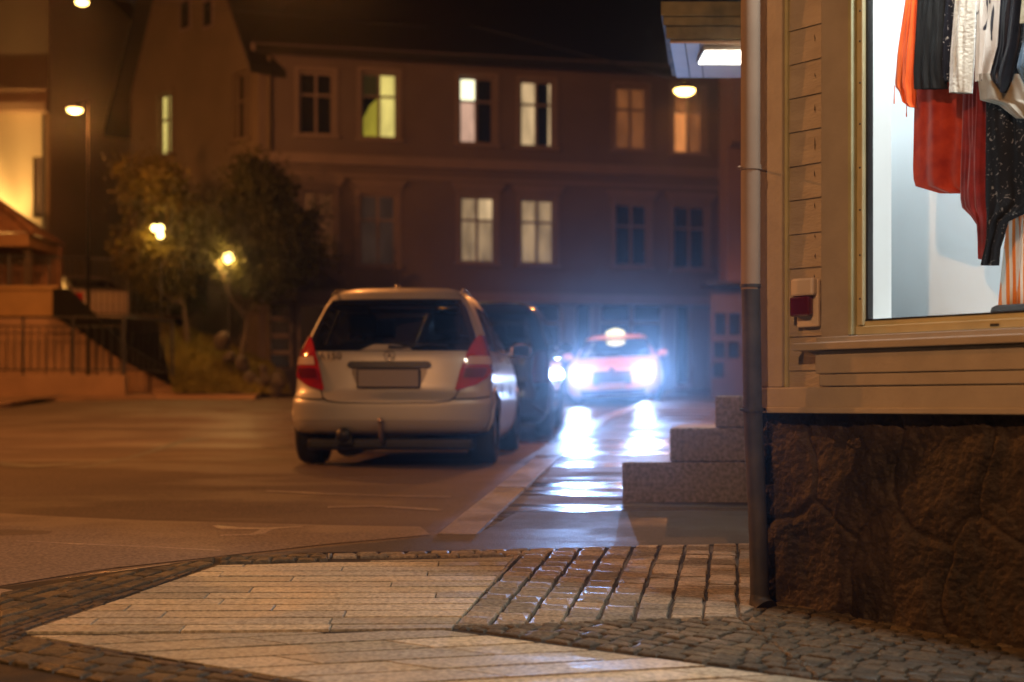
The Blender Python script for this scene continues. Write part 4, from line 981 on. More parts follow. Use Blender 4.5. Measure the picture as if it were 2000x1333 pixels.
siding(sw, .05, 3.0, zpl+.02, ZT, .1285, mb); siding(sw, 4.35, 9.0, zpl+.02, ZT, .1285, mb); siding(sw, 3.0, 4.35, 3.2, ZT, .1285, mb)
mb.build('siding', M_paintwood, shop)
mb = MB(); cw.box(mb, 0, tcb-.002, zsk, ZT, -.02, .034, bev=.004); mb.build('corner_board', M_trim, shop)
mb = MB(); cw.box(mb, tcb-.004, tcb+.012, zsk, ZT, -.01, .019); mb.build('corner_bead', M_trimgreen, shop)
mb = MB(); sw.box(mb, .0, .12, zsk, ZT, -.02, .032, bev=.004); mb.build('corner_board', M_trim, shop)
# water table board with a rolled lower edge
mb = MB(); cw.box(mb, -.02, LW, zpl, zsk-.001, -.01, .046, bev=.006); cw.box(mb, -.022, LW, zpl-.012, zpl+.010, -.01, .054, bev=.004)
sw.box(mb, -.0, 9.0, zpl+.001, zsk-.002, -.01, .044, bev=.006); mb.build('skirting_board', M_trim, shop)
# window casing
mb = MB(); cw.box(mb, tk0, tk1, Z(1640,664), 3.7, .0, .040, bev=.004); mb.build('window_casing', M_trim, shop)
wf_ = MB(); cw.box(wf_, tk1, tk1+.017, Z(1680,655), 3.6, -.02, .048, bev=.003)
win = wf_.build('display_window', M_trimgreen, shop)
mb = MB(); cw.box(mb, tk1+.017, tg-.014, Z(1680,648), 3.6, -.03, .018, bev=.003); cw.box(mb, tg-.03, tg-.010, Z(1690,636), 3.6, -.03, .030, bev=.003)
cw.box(mb, tk1+.017, WT1, Z(1690,655), Z(1690,638), -.03, .024, bev=.003); cw.box(mb, tk1+.017, WT1, Z(1690,638), zgl, -.03, .012, bev=.002)
mb.build('frame', mat('frame_yellow_paint', (.50,.44,.26), .4, var=.12, vs=8, bump=.06, bs=60), win)
mb = MB(); cw.box(mb, tg-.010, tg-.001, zgl, 3.6, -.02, .010); cw.box(mb, tg-.01, WT1, zgl-.001, zgl+.005, -.02, .014); mb.build('gasket', M_black, win)
mb = MB()
for py in (25, 84, 165, 245, 330, 412, 500, 585):
    z = Z(1688, py); q = cw.p(tg-.020, z, .0305); mb.lathe([(.004,0),(.003,.002),(0,.0025)], M=Matrix.Translation(q) @ Vector((cw.n[0],cw.n[1],0)).to_track_quat('Z','Y').to_matrix().to_4x4(), n=10)
mb.build('screw', M_castiron, win)
mb = MB(); mb.add([cw.p(tg-.002,zgl,-.004), cw.p(WT1,zgl,-.004), cw.p(WT1,3.6,-.004), cw.p(tg-.002,3.6,-.004)], [(0,1,2,3)]); mb.build('glass', M_shopglass, win)
# sill and apron boards
t_s = T(1577); t_a = T(1612)
mb = MB(); cw.box(mb, t_s, WT1+.1, Z(1585,687), Z(1585,672), -.01, .085, bev=.004); cw.box(mb, tk0-.005, WT1+.05, Z(1620,672), Z(1620,660), .0, .062, bev=.003); mb.build('window_sill', M_trim, shop)
mb = MB(); cw.box(mb, t_a, WT1+.05, Z(1612,731), Z(1612,687), .0, .058, bev=.004); cw.box(mb, t_a+.012, WT1+.05, Z(1618,755), Z(1618,732), .0, .052, bev=.004); mb.build('apron_board', M_trim, shop)
mb = MB(); cw.box(mb, T(1943), T(1960), Z(1950,638), Z(1950,633), .024, .028); mb.build('frame_slot', M_dirt, win)
# paint cracks by the joints of the siding
mb = MB(); rr = random.Random(9)
for py in (75,148,212,282,340,402,462,500,540):
    t = T(1597)+rr.uniform(-.002,.002); z = Z(1597, py); l = rr.uniform(.012,.05)
    pts = [cw.p(t+rr.uniform(-.0015,.0015), z-l/2+l*k/3, .0165-.0*k) for k in range(4)]
    mb.tube(pts, [.0006,.0016,.0014,.0004], 5)
mb.build('paint_crack', M_dirt, shop)
# plinth: rough stones
def plinth(wall, t0, t1, cells, mb, seed, lean=.02, flip=False):
    nx, nz = int((t1-t0)/(.008 if wall is cw else .03)), 100; zb0 = .0
    rows = []
    for i in range(nz+1):
        row = []
        for k in range(nx+1):
            t = t0+(t1-t0)*k/nx; p0 = wall.p(t, 0, 0); zbot = zs(p0.y)-.03; z = zbot+(zpl-.008-zbot)*i/nz
            # nearest and second nearest stone
            jt, jz = t+.07*noise.noise(Vector((t*5,z*5,seed+7))), z+.07*noise.noise(Vector((t*5,z*5,seed+17))); ds = sorted((((jt-c[0])/c[2])**2+((jz-c[1])/c[3])**2) for c in cells); e = math.sqrt(ds[1])-math.sqrt(ds[0])
            q = Vector((t*3, z*3, seed))
            o = -.030+.014*min(1, max(0, e)/.16) + .020*noise.noise(q*1.1) + .014*noise.noise(Vector((t*9, z*5.5, seed))) + .008*noise.noise(Vector((t*22, z*16, seed))) + .006*noise.noise(q*24) + .003*noise.noise(q*50)
            row.append(wall.p(t, z, o+.004+lean*(1-i/nz)))
        rows.append(row)
    mb.grid(rows)
mb = MB()
plinth(cw, -.01, LW, [(.10,.80,.16,.26),(.42,.76,.2,.26),(.78,.80,.2,.24),(1.2,.75,.22,.3),(.22,.40,.22,.20),(.62,.38,.22,.24),(1.02,.36,.22,.22),(1.6,.8,.3,.3),(1.5,.38,.3,.24),(2.1,.6,.3,.4),(2.7,.6,.3,.4)], mb, 2.0)
plinth(sw, -.01, 9.0, [(i*.55+.2*(j%2), .45+.3*j, .3, .2) for i in range(17) for j in range(3)], mb, 5.0)
mb.build('plinth', M_stone, shop)
# closing walls, roof slab and the shop's upper body
mb = MB()
for w_, L_ in ((cw, LW), (sw, 9.0)):
    mb.add([w_.p(0 if w_ is sw else 0, ZT), w_.p(L_, ZT), w_.p(L_, ZT, -3), w_.p(.0, ZT, -3)], [(0,1,2,3)])
mb.build('ceiling_slab', M_dirt, shop)
mb = MB(); cw.box(mb, -.1, LW+.1, ZT, 7.5, -.2, .05); sw.box(mb, .0, 9.1, ZT, 7.5, -.2, .045); mb.build('upper_wall', M_paintwood, shop)
# street door above the steps
mb = MB(); sw.box(mb, 3.0, 4.35, 1.06, 3.2, -.25, -.18); dr = mb.build('door', mat('door_green', (.05,.06,.045), .4), shop)
mb = MB(); sw.box(mb, 3.0, 3.08, 1.06, 3.2, -.18, .04); sw.box(mb, 4.27, 4.35, 1.06, 3.2, -.18, .04); sw.box(mb, 3.08, 4.27, 3.12, 3.2, -.18, .04); mb.build('door_frame', M_trim, shop)
mb = MB(); mb.tube([sw.p(3.2,2.0,-.18), sw.p(3.2,2.0,-.12), sw.p(3.32,2.0,-.12)], .01, 8); mb.build('handle', M_chrome, dr)
# display box interior
ins = .75
iw = Wall(CX, CY, .621, -.784, off=0)
mb = MB(); zf = zgl-.02; tl = Wall(CX, CY, .621, -.784, off=-ins).t(1728)
mb.add([cw.p(tl,zf,-ins), cw.p(LW,zf,-ins), cw.p(LW,3.65,-ins), cw.p(tl,3.65,-ins)], [(0,1,2,3)]); dsp = mb.build('display_back_panel', M_backpanel, shop)
mb = MB(); mb.add([cw.p(.3,zf,-.02), cw.p(LW,zf,-.02), cw.p(LW,zf,-ins), cw.p(.3,zf,-ins)], [(0,1,2,3)]); mb.add([cw.p(.3,3.65,-.02), cw.p(LW,3.65,-.02), cw.p(LW,3.65,-ins), cw.p(.3,3.65,-ins)], [(0,1,2,3)]); mb.build('display_floor', M_whitepanel, shop)
mb = MB(); cw.box(mb, tg-.07, tg-.004, zf, 3.65, -.13, -.012); cw.box(mb, tl-.04, tl, zf, 3.65, -ins+.004, -.14); cw.box(mb, tl, tg-.07, zf, 3.65, -.16, -.131); cw.box(mb, LW-.4, LW-.35, zf, 3.65, -ins, -.02); mb.build('display_side_panel', M_whitepanel, shop)
# downpipe
pd = 5.36
def pp(px, py, d=pd): return P(px, py, d)
rp_ = 19.0/F*pd
mb = MB(); mb.tube([pp(1466,-900), pp(1466,0), pp(1466,566)], rp_, 20); dpipe = mb.build('downpipe', M_pipe, shop)
mb = MB(); zb1 = zs(5.36)+.035
pts = [pp(1466,558), pp(1467,580), pp(1470,800), pp(1481,1040)]; last = Vector((pp(1484,0).x, pd, zb1))
mb.tube(pts+[last], [rp_*1.0,rp_*.97,rp_*.97,rp_*.97,rp_*.97], 20); mb.tube([pp(1466,556), pp(1466,562)], rp_*1.08, 20); mb.tube([pp(1470,796), pp(1470.5,812)], rp_*1.0, 20)
lp = mb.build('lower_pipe', M_castiron, dpipe)
mb = MB(); mb.tube([last+Vector((0,0,.02)), last+Vector((0,-.0,-.01)), last+Vector((.015,-.03,-.035))], [rp_*1.0, rp_*1.15, rp_*1.35], 20); mb.build('shoe', M_castiron, dpipe)
for py, mm in ((328, M_pipe), (800, M_castiron)):
    mb = MB(); c = pp(1466 if py < 500 else 1470, py); mb.tube([c+Vector((0,0,-.009)), c+Vector((0,0,.009))], rp_*1.1, 20); mb.tube([c+Vector((-rp_,-.012,0)), c+Vector((-rp_*1.35,-.012,0))], .005, 8); mb.tube([c+Vector((rp_*.6,.02,0)), c+Vector((.10,.12,0))], .005, 8); mb.build('pipe_bracket', mm, dpipe)
# canopy over the street door
dk0, dk1 = 9.0, 9.95; zc = EYE+(HZ-85)/F*9.0; cxl = P(1309,0,9.0).x
can = thing('door_canopy', 'mossy flat canopy with a pale boarded underside over the street door', 'canopy', (cxl+.3, dk0, zc))
xe = lambda d: .97+math.tan(R(9))*(d-5.5)+.0
mb = MB(); q = [Vector((cxl,dk0,zc)), Vector((xe(dk0),dk0,zc)), Vector((xe(dk1),dk1,zc)), Vector((cxl+.15,dk1,zc))]
mb.prism(q, (0,0,.02)); fixn(mb.build('soffit', mat('soffit_boards', (.50,.42,.36), .5, var=.06, vs=6), can))
mb = MB(); q2 = [v+Vector((0,0,.021)) for v in q]; q2[0] += Vector((-.03,-.03,0)); q2[1] += Vector((0,-.03,0)); q2[3] += Vector((-.03,.03,0))
mb.prism(q2, (0,0,.08)); q3 = [v+Vector((0,0,.08)) for v in q2]; q3[0] += Vector((-.02,-.02,0)); q3[1] += Vector((0,-.02,0)); q3[3] += Vector((-.02,.02,0)); mb.prism(q3, (0,0,.055)); q4 = [v+Vector((0,0,.055)) for v in q3]; q4[0] += Vector((-.015,-.015,0)); q4[1] += Vector((0,-.015,0)); mb.prism(q4, (0,0,.09))
fixn(mb.build('fascia', mat('mossy_fascia', (.07,.08,.045), .7, col2=(.22,.21,.12), vs=7, bump=.3, bs=30), can))
mb = MB()
for t_ in (.18,.36): a = q[0].lerp(q[1], t_); b = q[3].lerp(q[2], t_); mb.tube([a+Vector((0,0,-.001)), b+Vector((0,0,-.001))], .0025, 4)
mb.build('board_joint', M_dirt, can)
lx0, lx1 = P(1377,0,9.1).x, P(1377,0,9.1).x+.30
cl = thing('canopy_light', 'flat white rectangular lamp fixed under the door canopy', 'lamp', ((lx0+lx1)/2, 9.25, zc))
mb = MB(); mb.bbox((lx0-.015, 9.06, zc-.028), (lx1+.015, 9.42, zc-.002), .005); mb.build('housing', M_whitepanel, cl)
mb = MB(); mb.bbox((lx0, 9.075, zc-.036), (lx1, 9.405, zc-.0285), .003); mb.build('diffuser', emat('canopy_led', (1,.94,.80), 9), cl)
# steps
stp = thing('entrance_steps', 'three stacked speckled granite steps up to the street door beside the downpipe', 'steps', (P(1215,0,8.7).x, 8.7, zs(8.7)))
zprev = zs(8.7)-.05
for px, py in ((1215,903),(1308,836),(1397,773)):
    x0 = P(px,0,8.7).x; z1 = EYE+(HZ-py)/F*8.7; mb = MB(); SH = Matrix(((1,.158,0,-.158*8.7),(0,1,0,0),(0,0,1,0),(0,0,0,1))); mb.bbox((x0, 8.7, zprev), (1.55, 10.1, z1), .012, SH)
    mb.build('step', M_granite, stp); zprev = z1+.001
# alarm box
t0, t1 = T(1563), T(1608)
al = thing('alarm_box', 'small white wall alarm with a dark red lens beside the shop window', 'alarm', cw.p((t0+t1)/2, Z(1585,620), .02))
mb = MB(); cw.box(mb, t0+.001, t1-.004, Z(1585,580)+.0, Z(1585,545), .018, .058, bev=.009); cw.box(mb, t0+.008, t1, Z(1585,640), Z(1585,547), .012, .030, bev=.005); mb.build('housing', mat('alarm_white', (.62,.54,.46), .35), al)
mb = MB(); cw.box(mb, t0, T(1600), Z(1583,619), Z(1583,581), .030, .062, bev=.007); mb.build('red_lens', mat('alarm_red', (.10,.008,.010), .15, coat=.8), al)

# ------------------------------------------------------------------ garments in the window
def cloth_mat(name, kind, c1, c2, rough=.8, sheen=.3):
    m = bpy.data.materials.new(name); m.use_nodes = True; N = m.node_tree.nodes; L = m.node_tree.links; p = N['Principled BSDF']
    p.inputs['Specular IOR Level'].default_value = .2; p.inputs['Roughness'].default_value = rough; p.inputs['Sheen Weight'].default_value = sheen
    tc = N.new('ShaderNodeTexCoord'); r = N.new('ShaderNodeValToRGB'); r.color_ramp.elements[0].color = (*c1,1); r.color_ramp.elements[1].color = (*c2,1)
    if kind == 'floral':
        v = N.new('ShaderNodeTexNoise'); v.inputs['Scale'].default_value = 26; v.inputs['Detail'].default_value = 4; v.inputs['Distortion'].default_value = 2.5
        r.color_ramp.elements[0].position = .60; r.color_ramp.elements[1].position = .66; L.new(tc.outputs['Object'], v.inputs['Vector'])
    elif kind == 'leaf':
        q = N.new('ShaderNodeMapping'); q.inputs['Scale'].default_value = (1,1,.35); q.inputs['Rotation'].default_value = (.5,.3,0)
        v = N.new('ShaderNodeTexNoise'); v.inputs['Scale'].default_value = 22; v.inputs['Detail'].default_value = 2; v.inputs['Distortion'].default_value = 1.2
        L.new(tc.outputs['Object'], q.inputs[0]); L.new(q.outputs[0], v.inputs['Vector']); r.color_ramp.elements[0].position = .60; r.color_ramp.elements[1].position = .63
    elif kind == 'stripe':
        v = N.new('ShaderNodeTexWave'); v.inputs['Scale'].default_value = 17; v.inputs['Distortion'].default_value = .6; v.bands_direction = 'X'; v.inputs['Detail Scale'].default_value = .5
        r.color_ramp.elements[0].position = .45; r.color_ramp.elements[1].position = .55; L.new(tc.outputs['Object'], v.inputs['Vector'])
    else:
        v = N.new('ShaderNodeTexNoise'); v.inputs['Scale'].default_value = 14 if kind == 'plain' else 60; v.inputs['Detail'].default_value = 5
        r.color_ramp.elements[0].position = .3; r.color_ramp.elements[1].position = .7; L.new(tc.outputs['Object'], v.inputs['Vector'])
    L.new(v.outputs[0], r.inputs[0]); L.new(r.outputs[0], p.inputs['Base Color'])
    b = N.new('ShaderNodeBump'); n2 = N.new('ShaderNodeTexNoise'); n2.inputs['Scale'].default_value = 180 if kind != 'wool' else 110; b.inputs['Strength'].default_value = .3 if kind != 'wool' else 1.0; b.inputs['Distance'].default_value = .003
    L.new(tc.outputs['Object'], n2.inputs['Vector']); L.new(n2.outputs[0], b.inputs['Height']); L.new(b.outputs[0], p.inputs['Normal'])
    return m
def garment(name, label, cat, rows, off, m, folds=6, amp=.012, th=.03, seed=0, ragged=.0, extra=None):
    w = Wall(CX, CY, .621, -.784, off=-off)
    rows = [(r[0], r[1], r[2]) for r in rows]; ys0 = [r[0] for r in rows]; n = 36; nu = 40; fr, bk = [], []
    for i in range(n+1):
        py = ys0[0]+(ys0[-1]-ys0[0])*i/n; a = lin(ys0, [r[1] for r in rows], py); b = lin(ys0, [r[2] for r in rows], py)
        f_, k_ = [], []
        for k in range(nu+1):
            s = k/nu; px = a+(b-a)*s; py2 = py + (ragged*math.sin(s*17+seed)*(i/n)**6 if ragged else 0)
            t, z = w.tz(px, py2); ed = math.sin(math.pi*s)**.5
            o = 2.2*amp*noise.noise(Vector((s*folds*1.15+.25*noise.noise(Vector((s*2,py*.006,seed))), py*.0022, seed*3.3)))*(.5+.5*i/n) + .010*noise.noise(Vector((s*7, py*.012, seed+3)))
            f_.append(w.p(t, z, o*ed+th/2*ed)); k_.append(w.p(t, z, -th/2*ed+o*.5))
        fr.append(f_); bk.append(k_)
    mb = MB(); mb.grid(fr); mb.grid(bk)
    o = mb.build(name, m, loc=w.p(w.t((rows[0][1]+rows[0][2])/2), w.z(w.t(rows[0][1]), rows[-1][0]), 0)); tag(o, label, cat, 'clothes hanging in the shop window'); fixn(o)
    if extra:
        mb = MB()
        for x, ya, yb_ in extra:
            t, z0 = w.tz(x, ya); z1 = w.z(t, yb_); mb.tube([w.p(t,z0,.01), w.p(t+.001,(z0+z1)/2,.012), w.p(t-.001,z1,.01)], [.0016,.0016,.0028], 6)
        mb.build('tassel', m, o)
    return o
c = cloth_mat
garment('tunic', 'bright orange tunic with thin tassels hanging furthest left in the window', 'tunic', [(-150,1788,1800),(-60,1776,1800),(0,1769,1796),(115,1753,1790),(168,1748,1790),(178,1757,1790),(200,1764,1788),(210,1778,1788)], .30, c('orange_cloth','plain',(.75,.085,.006),(.85,.13,.012)), 3, .009, extra=[(1750,168,204),(1774,205,229)], seed=1)
garment('top', 'plain black top between the orange tunic and the cream wool jumper', 'top', [(-150,1805,1850),(0,1792,1852),(140,1784,1846),(174,1785,1852)], .29, c('black_jersey','plain',(.010,.010,.011),(.018,.018,.018), sheen=0.0), 2, .01, seed=2)
garment('dress', 'long dark red orange dress hanging below the black top', 'dress', [(-120,1800,1880),(160,1787,1915),(330,1783,1916),(362,1785,1920),(372,1800,1922),(378,1835,1922)], .36, c('rust_red_chiffon','plain',(.30,.014,.004),(.55,.05,.008)), 6, .014, seed=3)
garment('shawl', 'narrow crimson shawl whose end hangs below the red orange dress', 'shawl', [(-100,1884,1920),(165,1882,1926),(370,1876,1926),(402,1876,1926),(414,1886,1926),(424,1898,1927),(428,1908,1927),(507,1914,1924)], .33, c('crimson_chiffon','plain',(.14,.006,.006),(.30,.018,.010)), 4, .009, seed=4)
garment('blouse', 'narrow black blouse with white flowers left of the cream jumper', 'blouse', [(-150,1852,1872),(0,1848,1870),(80,1842,1864),(150,1841,1860),(160,1846,1860)], .275, c('black_white_floral','floral',(.012,.012,.02),(.62,.60,.58), sheen=0.0), 2, .005, seed=5)
garment('jumper', 'fluffy cream wool jumper in the middle of the rail', 'jumper', [(-150,1872,1908),(0,1866,1906),(100,1858,1902),(182,1855,1898)], .25, c('cream_wool','wool',(.50,.45,.38),(.68,.63,.54), rough=1.0, sheen=1.0), 1.5, .006, th=.05, seed=6)
garment('shirt', 'white shirt with dark leaf print right of the cream jumper', 'shirt', [(-150,1906,1960),(0,1903,1955),(100,1904,1948),(160,1905,1935)], .28, c('leaf_print','leaf',(.64,.60,.56),(.015,.015,.03)), 3, .008, seed=7)
garment('jacket', 'shiny black satin jacket ending in a point right of the leaf print shirt', 'jacket', [(-150,1955,1998),(0,1954,2000),(90,1948,1990),(150,1932,1978),(182,1958,1963)], .245, c('black_satin','plain',(.008,.008,.013),(.016,.016,.024), rough=.3, sheen=0.0), 3, .01, seed=8)
garment('scarf', 'sheer grey scarf slung beneath the white shirt and the satin jacket', 'scarf', [(145,1908,1990),(165,1911,2000),(196,1914,2010),(205,1950,2020),(232,1985,2030)], .27, c('grey_sheer','plain',(.30,.27,.22),(.42,.39,.34)), 2, .008, seed=9)
garment('dress', 'long black dress with pale flowers reaching lowest of the dark clothes', 'dress', [(-100,1935,2000),(190,1926,2020),(300,1925,2030),(400,1925,2030),(424,1928,1996),(428,1928,1972),(482,1926,1956),(484,1924,1954),(519,1916,1951)], .31, c('black_pale_floral','floral',(.010,.010,.013),(.26,.24,.22), sheen=0.0), 4, .012, seed=10)
garment('skirt', 'orange and white striped skirt low at the right edge of the window', 'skirt', [(330,1985,2060),(430,1968,2060),(520,1957,2060),(604,1950,2060)], .42, c('orange_stripe','stripe',(.72,.20,.03),(.68,.62,.55)), 5, .012, seed=11, ragged=3)
garment('jeans', 'faded blue denim jeans leg at the right edge behind the satin jacket', 'jeans', [(-60,2004,2050),(80,1998,2050),(132,1986,2050),(162,1998,2050)], .235, c('blue_denim','plain',(.06,.13,.24),(.14,.25,.38)), 1, .006, seed=12)
garment('vest', 'short beige vest at the top right edge of the window', 'vest', [(-150,1990,2050),(0,1996,2050),(46,1992,2050)], .225, c('beige_knit','wool',(.38,.34,.22),(.50,.45,.32)), 1, .005, seed=13)
mb = MB(); w = Wall(CX, CY, .621, -.784, off=-.32); ta, tb = w.t(1745), LW-.45; zr_ = w.z(w.t(1800), -165)
mb.tube([w.p(ta, zr_, 0), w.p(tb, zr_, 0)], .012, 12); tag(mb.build('clothes_rail', M_chrome, loc=w.p(ta, zr_, 0)), 'chrome rail carrying the clothes in the shop window', 'rail')
w = Wall(CX, CY, .621, -.784, off=-.40); mb = MB(); w.box(mb, w.t(1955), w.t(2080), zf+.001, w.z(w.t(1980), 597), -.08, .08, bev=.02)
tag(mb.build('bag', M_seat, loc=w.p(w.t(1990), zf, 0)), 'black bag standing on the display floor under the striped skirt', 'bag')

# ------------------------------------------------------------------ dark shop at the far right of the street
rh = thing('side_street_house', 'dark house with blue reflecting shop windows beyond the granite steps', 'house', (5.2, 25, zs(25)))
X0 = P(1388,0,30).x; w = Wall(X0, 30, 1, 0); 
hs3 = [holepx(w, 1396, 1418, 612, 655), holepx(w, 1394, 1416, 668, 700), holepx(w, 1392, 1414, 708, 738), holepx(w, 1424, 1446, 612, 655), holepx(w, 1422, 1444, 668, 700), holepx(w, 1428,1450,170,262)]
mb = MB(); w.face(mb, 0, 6.5, zs(30)-.2, w.z(0, 560), hs3[:5]); mb.add([w.p(0,zs(30)-.2), w.p(0,w.z(0,560)), w.p(.3,w.z(0,560),-1.5), w.p(.3,zs(30)-.2,-1.5)], [(0,1,2,3)]); mb.build('shop_wall', mat('dark_shop_wall', (.07,.05,.05), .7, var=.2, vs=2), rh)
for h in hs3[:5]:
    mb = MB(); w.box(mb, *h, -.1, -.04); mb.build('shop_window', M_darkglass, rh)
t5 = w.t(1426); mb = MB(); w.box(mb, t5, 6.5, w.z(0,560), w.z(0,60), -1.6, -.4); w.box(mb, t5-.0, t5+1.0, w.z(0,283), w.z(0,150), -.4, .3); mb.build('upper_wall', mat('side_house_wall', (.16,.10,.08), .8, var=.1, vs=1), rh)
mb = MB(); w.box(mb, t5-.3, 6.8, w.z(0,60), w.z(0,52), -1.8, -.1); mb.build('roof', M_roof, rh)
mb = MB(); w.box(mb, -.15, 6.6, w.z(0,560), w.z(0,553), -.39, .35); mb.build('shop_cornice', M_iron, rh)

# ------------------------------------------------------------------ lamps of the street
SOD = (1.0, .33, .07)
def light(kind, name, loc, power, col, size=.1, spot=None, rot=None, blend=.5, parent=None):
    l = bpy.data.lights.new(name, kind); l.energy = power; l.color = col
    if kind == 'AREA': l.shape = 'RECTANGLE'; l.size, l.size_y = size if isinstance(size, tuple) else (size, size)
    else: l.shadow_soft_size = size
    if kind == 'SPOT': l.spot_size = spot; l.spot_blend = blend
    o = bpy.data.objects.new(name, l); C.objects.link(o); o.location = loc
    if rot is not None:
        d = (Vector(rot)-Vector(loc)); o.rotation_euler = d.to_track_quat('-Z', 'Y').to_euler()
    return o
E_sod = emat('sodium_glow', (1,.62,.16), 14); E_warm = emat('warm_globe_glow', (1,.72,.24), 9)
def pendant(label, c, r, power, span=None, pole=None, col=None, bare=False):
    c = Vector(c); t = thing('street_lamp', label, 'street lamp', c, group='sodium street lamps')
    mb = MB(); mb.lathe([(.02,r*.75),(r*.5,r*.6),(r*1.0,r*.18),(r*1.02,0),(r*.9,.0)], c=c, n=24); mb.build('lamp_shade', M_castiron, t)
    mb = MB(); mb.lathe([(r*.98,.01),(r*.92,-r*.22),(r*.6,-r*.45),(0.001,-r*.52)], c=c, n=24); mb.build('diffuser', E_sod, t)
    if span: mb = MB(); mb.tube([Vector(span[0]), c+Vector((0,0,r*.8)), Vector(span[1])], .008, 6); mb.build('wire', M_iron, t)
    if pole:
        mb = MB(); p = Vector(pole); mb.tube([p, Vector((p.x,p.y,c.z+.3))], [.045,.03], 10); mb.tube([Vector((p.x,p.y,c.z+.3)), c+Vector((0,0,r*.7))], .025, 8); mb.build('pole', mat('dull_pole_paint', (.012,.010,.009), .9, spec=.1), t)
    light('SPOT', 'lamp_glow', c+Vector((0,0,-r*.62-.05)), power, col or SOD, r*.5, R(156), c+Vector((0,0,-5)), .35) if not bare else light('POINT', 'lamp_glow', c+Vector((0,0,-r*.62-.05)), power, col or SOD, r*.5)
    return t
pendant('sodium lamp hung on a wire in front of the rightmost upper window', P(1337,176,24), .18, 1500, span=((-.8,27,8.2),(4.6,22,8.2)))
pendant('sodium lamp on a pole arm beside the floodlit house', P(146,214,31), .17, 420, pole=(P(172,0,31.5).x,31.5,zs(31)), bare=True)
pendant('sodium lamp cut by the top edge of the photograph', P(160,4,28), .13, 260, span=((-16,29,9.6),(-2,34,10.0)))
pendant('street lamp behind the near pavement, outside the photograph', (-3.2, -3.6, 7.2), .2, 2400, pole=(-4.4, -3.6, zs(-3.6)), col=(1, .46, .17), bare=True)
pendant('street lamp across the near road, outside the photograph', (-12.3, 14.6, 7.2), .2, 4400, pole=(-13.4, 14.6, zs(15)), bare=True)
pendant('added lamp on a wire above the street, unseen, brightening the long house', (-3.0, 19.5, 7.6), .2, 480, span=((-14, 22, 10), (9, 17, 10)), bare=True)  # lamp added out of view to brighten the house front
# warm globe lamps by the trees
def globe(label, c, r, power, n=1):
    c = Vector(c); t = thing('globe_lamp', label, 'lamp', c, group='warm globe lamps')
    for k in range(n):
        q = c+Vector(((k-(n-1)/2)*r*1.6 if k < 2 else 0, 0, -r*2.0 if k == 2 else 0)); bm = bmesh.new(); bmesh.ops.create_uvsphere(bm, u_segments=16, v_segments=10, radius=r); mb = MB(); mb.bm(bm, Matrix.Translation(q), 0, True); mb.build('globe', E_warm, t)
    mb = MB(); mb.lathe([(.01,r*1.9),(r*.8,r*1.2),(r*.85,r*1.05)], c=c, n=12); mb.build('cap', M_iron, t)
    mb = MB(); mb.tube([c+Vector((0,.05,-r)), Vector((c.x, c.y+.05, TZ-1.0))], .014, 8); mb.build('post', M_iron, t)
    light('POINT', 'lamp_glow', c+Vector((0,-.25,-.1)), power, (1,.55,.16), .1)
globe('cluster of three warm globes on a post behind the yellow green tree', P(313,446,32.6), .08, 60, 3)
globe('single warm globe lamp behind the darker tree', P(446,504,32.9), .12, 130, 1)
# floodlight washing the cream house
fl = thing('floodlight', 'floodlight on the terrace washing the cream house wall', 'lamp', (-15.2, 39.6, TZ))
mb = MB(); mb.bbox((-15.5, 39.5, TZ+.2), (-14.9, 39.7, TZ+.55), .02); mb.tube([(-15.2,39.6,TZ), (-15.2,39.6,TZ+.25)], .03, 8); mb.build('housing', M_black, fl)
light('SPOT', 'flood_beam', (-15.2, 39.75, TZ+.6), 16000, (1,.55,.18), .15, R(150), (-15.0, 42, 7.0))
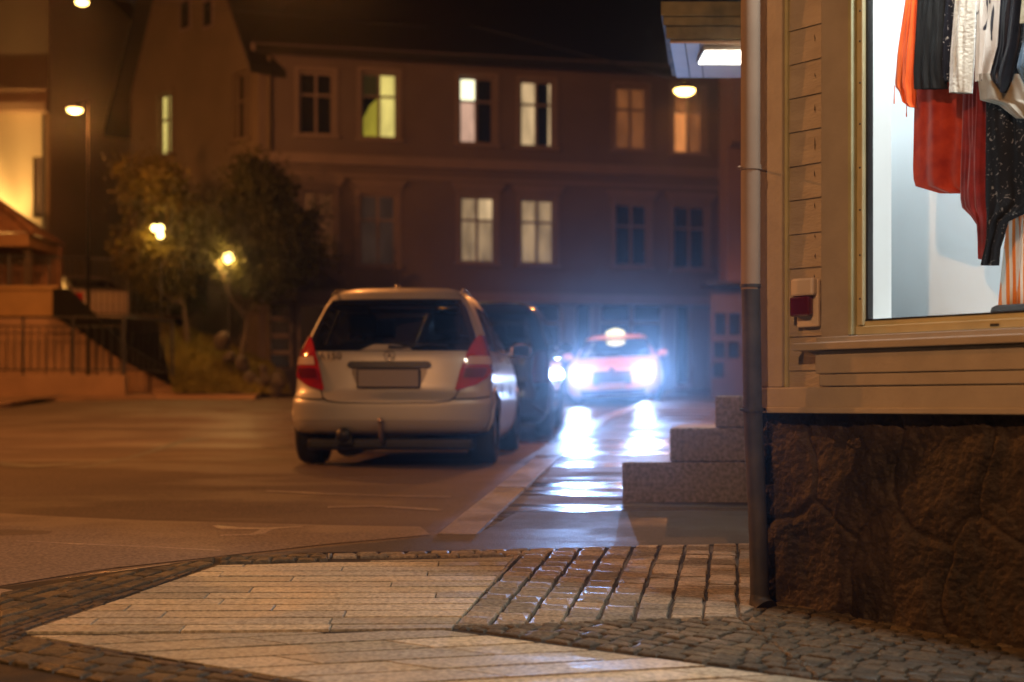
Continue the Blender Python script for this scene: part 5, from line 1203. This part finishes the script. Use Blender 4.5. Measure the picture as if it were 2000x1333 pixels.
# canopy, display and headlight beams
light('AREA', 'canopy_beam', ((lx0+lx1)/2, 9.24, zc-.05), 26, (1,.80,.58), (.28,.3), rot=((lx0+lx1)/2-.1, 9.0, 0))
q = cw.p(1.0, 3.4, -.08); light('AREA', 'display_light', q, 58, (.95,1,.98), (.3,.15), rot=cw.p(.75, .9, -.6))
q = cw.p(1.9, 3.4, -.1); light('AREA', 'display_light', q, 38, (.95,1,.98), (.3,.15), rot=cw.p(1.4, .9, -.42))
mw = Matrix.Translation(taxi.location) @ taxi.rotation_euler.to_matrix().to_4x4()
for sg in (-1, 1):
    p = mw @ Vector((sg*.63, 4.93, .68)); light('SPOT', 'headlight_beam', p, 3200, (.26,.50,1.0), .07, R(18), (1.3 if p.x < 1.9 else 2.1, 0, .95), .7); light('SPOT', 'headlight_spill', p+Vector((0,-.02,0)), 120, (.20,.42,1.0), .07, R(150), (p.x-1.5, 8, .6), .6)

# ------------------------------------------------------------------ night air, sky, camera
mb = MB(); mb.box((-45,-7,-1.6), (45,75,16)); hz = mb.build('haze', None); hz.data.materials.clear()  # mist box added to make the headlights glow
m = bpy.data.materials.new('headlight_glow_mist'); m.use_nodes = True; N = m.node_tree.nodes; L = m.node_tree.links; N.remove(N['Principled BSDF'])
v = N.new('ShaderNodeVolumePrincipled'); v.inputs['Color'].default_value = (.9,.93,1,1); v.inputs['Density'].default_value = .0008; v.inputs['Anisotropy'].default_value = .94
L.new(v.outputs[0], N['Material Output'].inputs['Volume']); hz.data.materials.append(m); tag(hz, 'thin mist added for the blue glow round the headlights', 'haze', kind='stuff')

W_ = bpy.data.worlds.new('World'); bpy.context.scene.world = W_; W_.use_nodes = True
N = W_.node_tree.nodes; L = W_.node_tree.links; sky = N.new('ShaderNodeTexSky'); sky.sky_type = 'NISHITA'; sky.sun_disc = False; sky.sun_elevation = R(4); sky.sun_rotation = R(200)
L.new(sky.outputs[0], N['Background'].inputs[0]); N['Background'].inputs[1].default_value = .0025

cam = bpy.data.cameras.new('camera'); co = bpy.data.objects.new('camera', cam); C.objects.link(co)
co.location = (0, 0, EYE); co.rotation_euler = (R(90), 0, 0); cam.lens = 50; cam.sensor_width = 36; cam.shift_y = (HZ-666.5)/2000
cam.clip_end = 400; cam.dof.use_dof = True; cam.dof.focus_distance = 5.9; cam.dof.aperture_fstop = 1.8
sc = bpy.context.scene; sc.camera = co
sc.view_settings.view_transform = 'Standard'; sc.view_settings.look = 'None'; sc.view_settings.exposure = 0; sc.view_settings.gamma = 1
sc.cycles.use_denoising = True; sc.cycles.max_bounces = 6; sc.cycles.transparent_max_bounces = 12; sc.cycles.volume_bounces = 0
sc.cycles.sample_clamp_indirect = 6; sc.cycles.caustics_reflective = False; sc.cycles.caustics_refractive = False
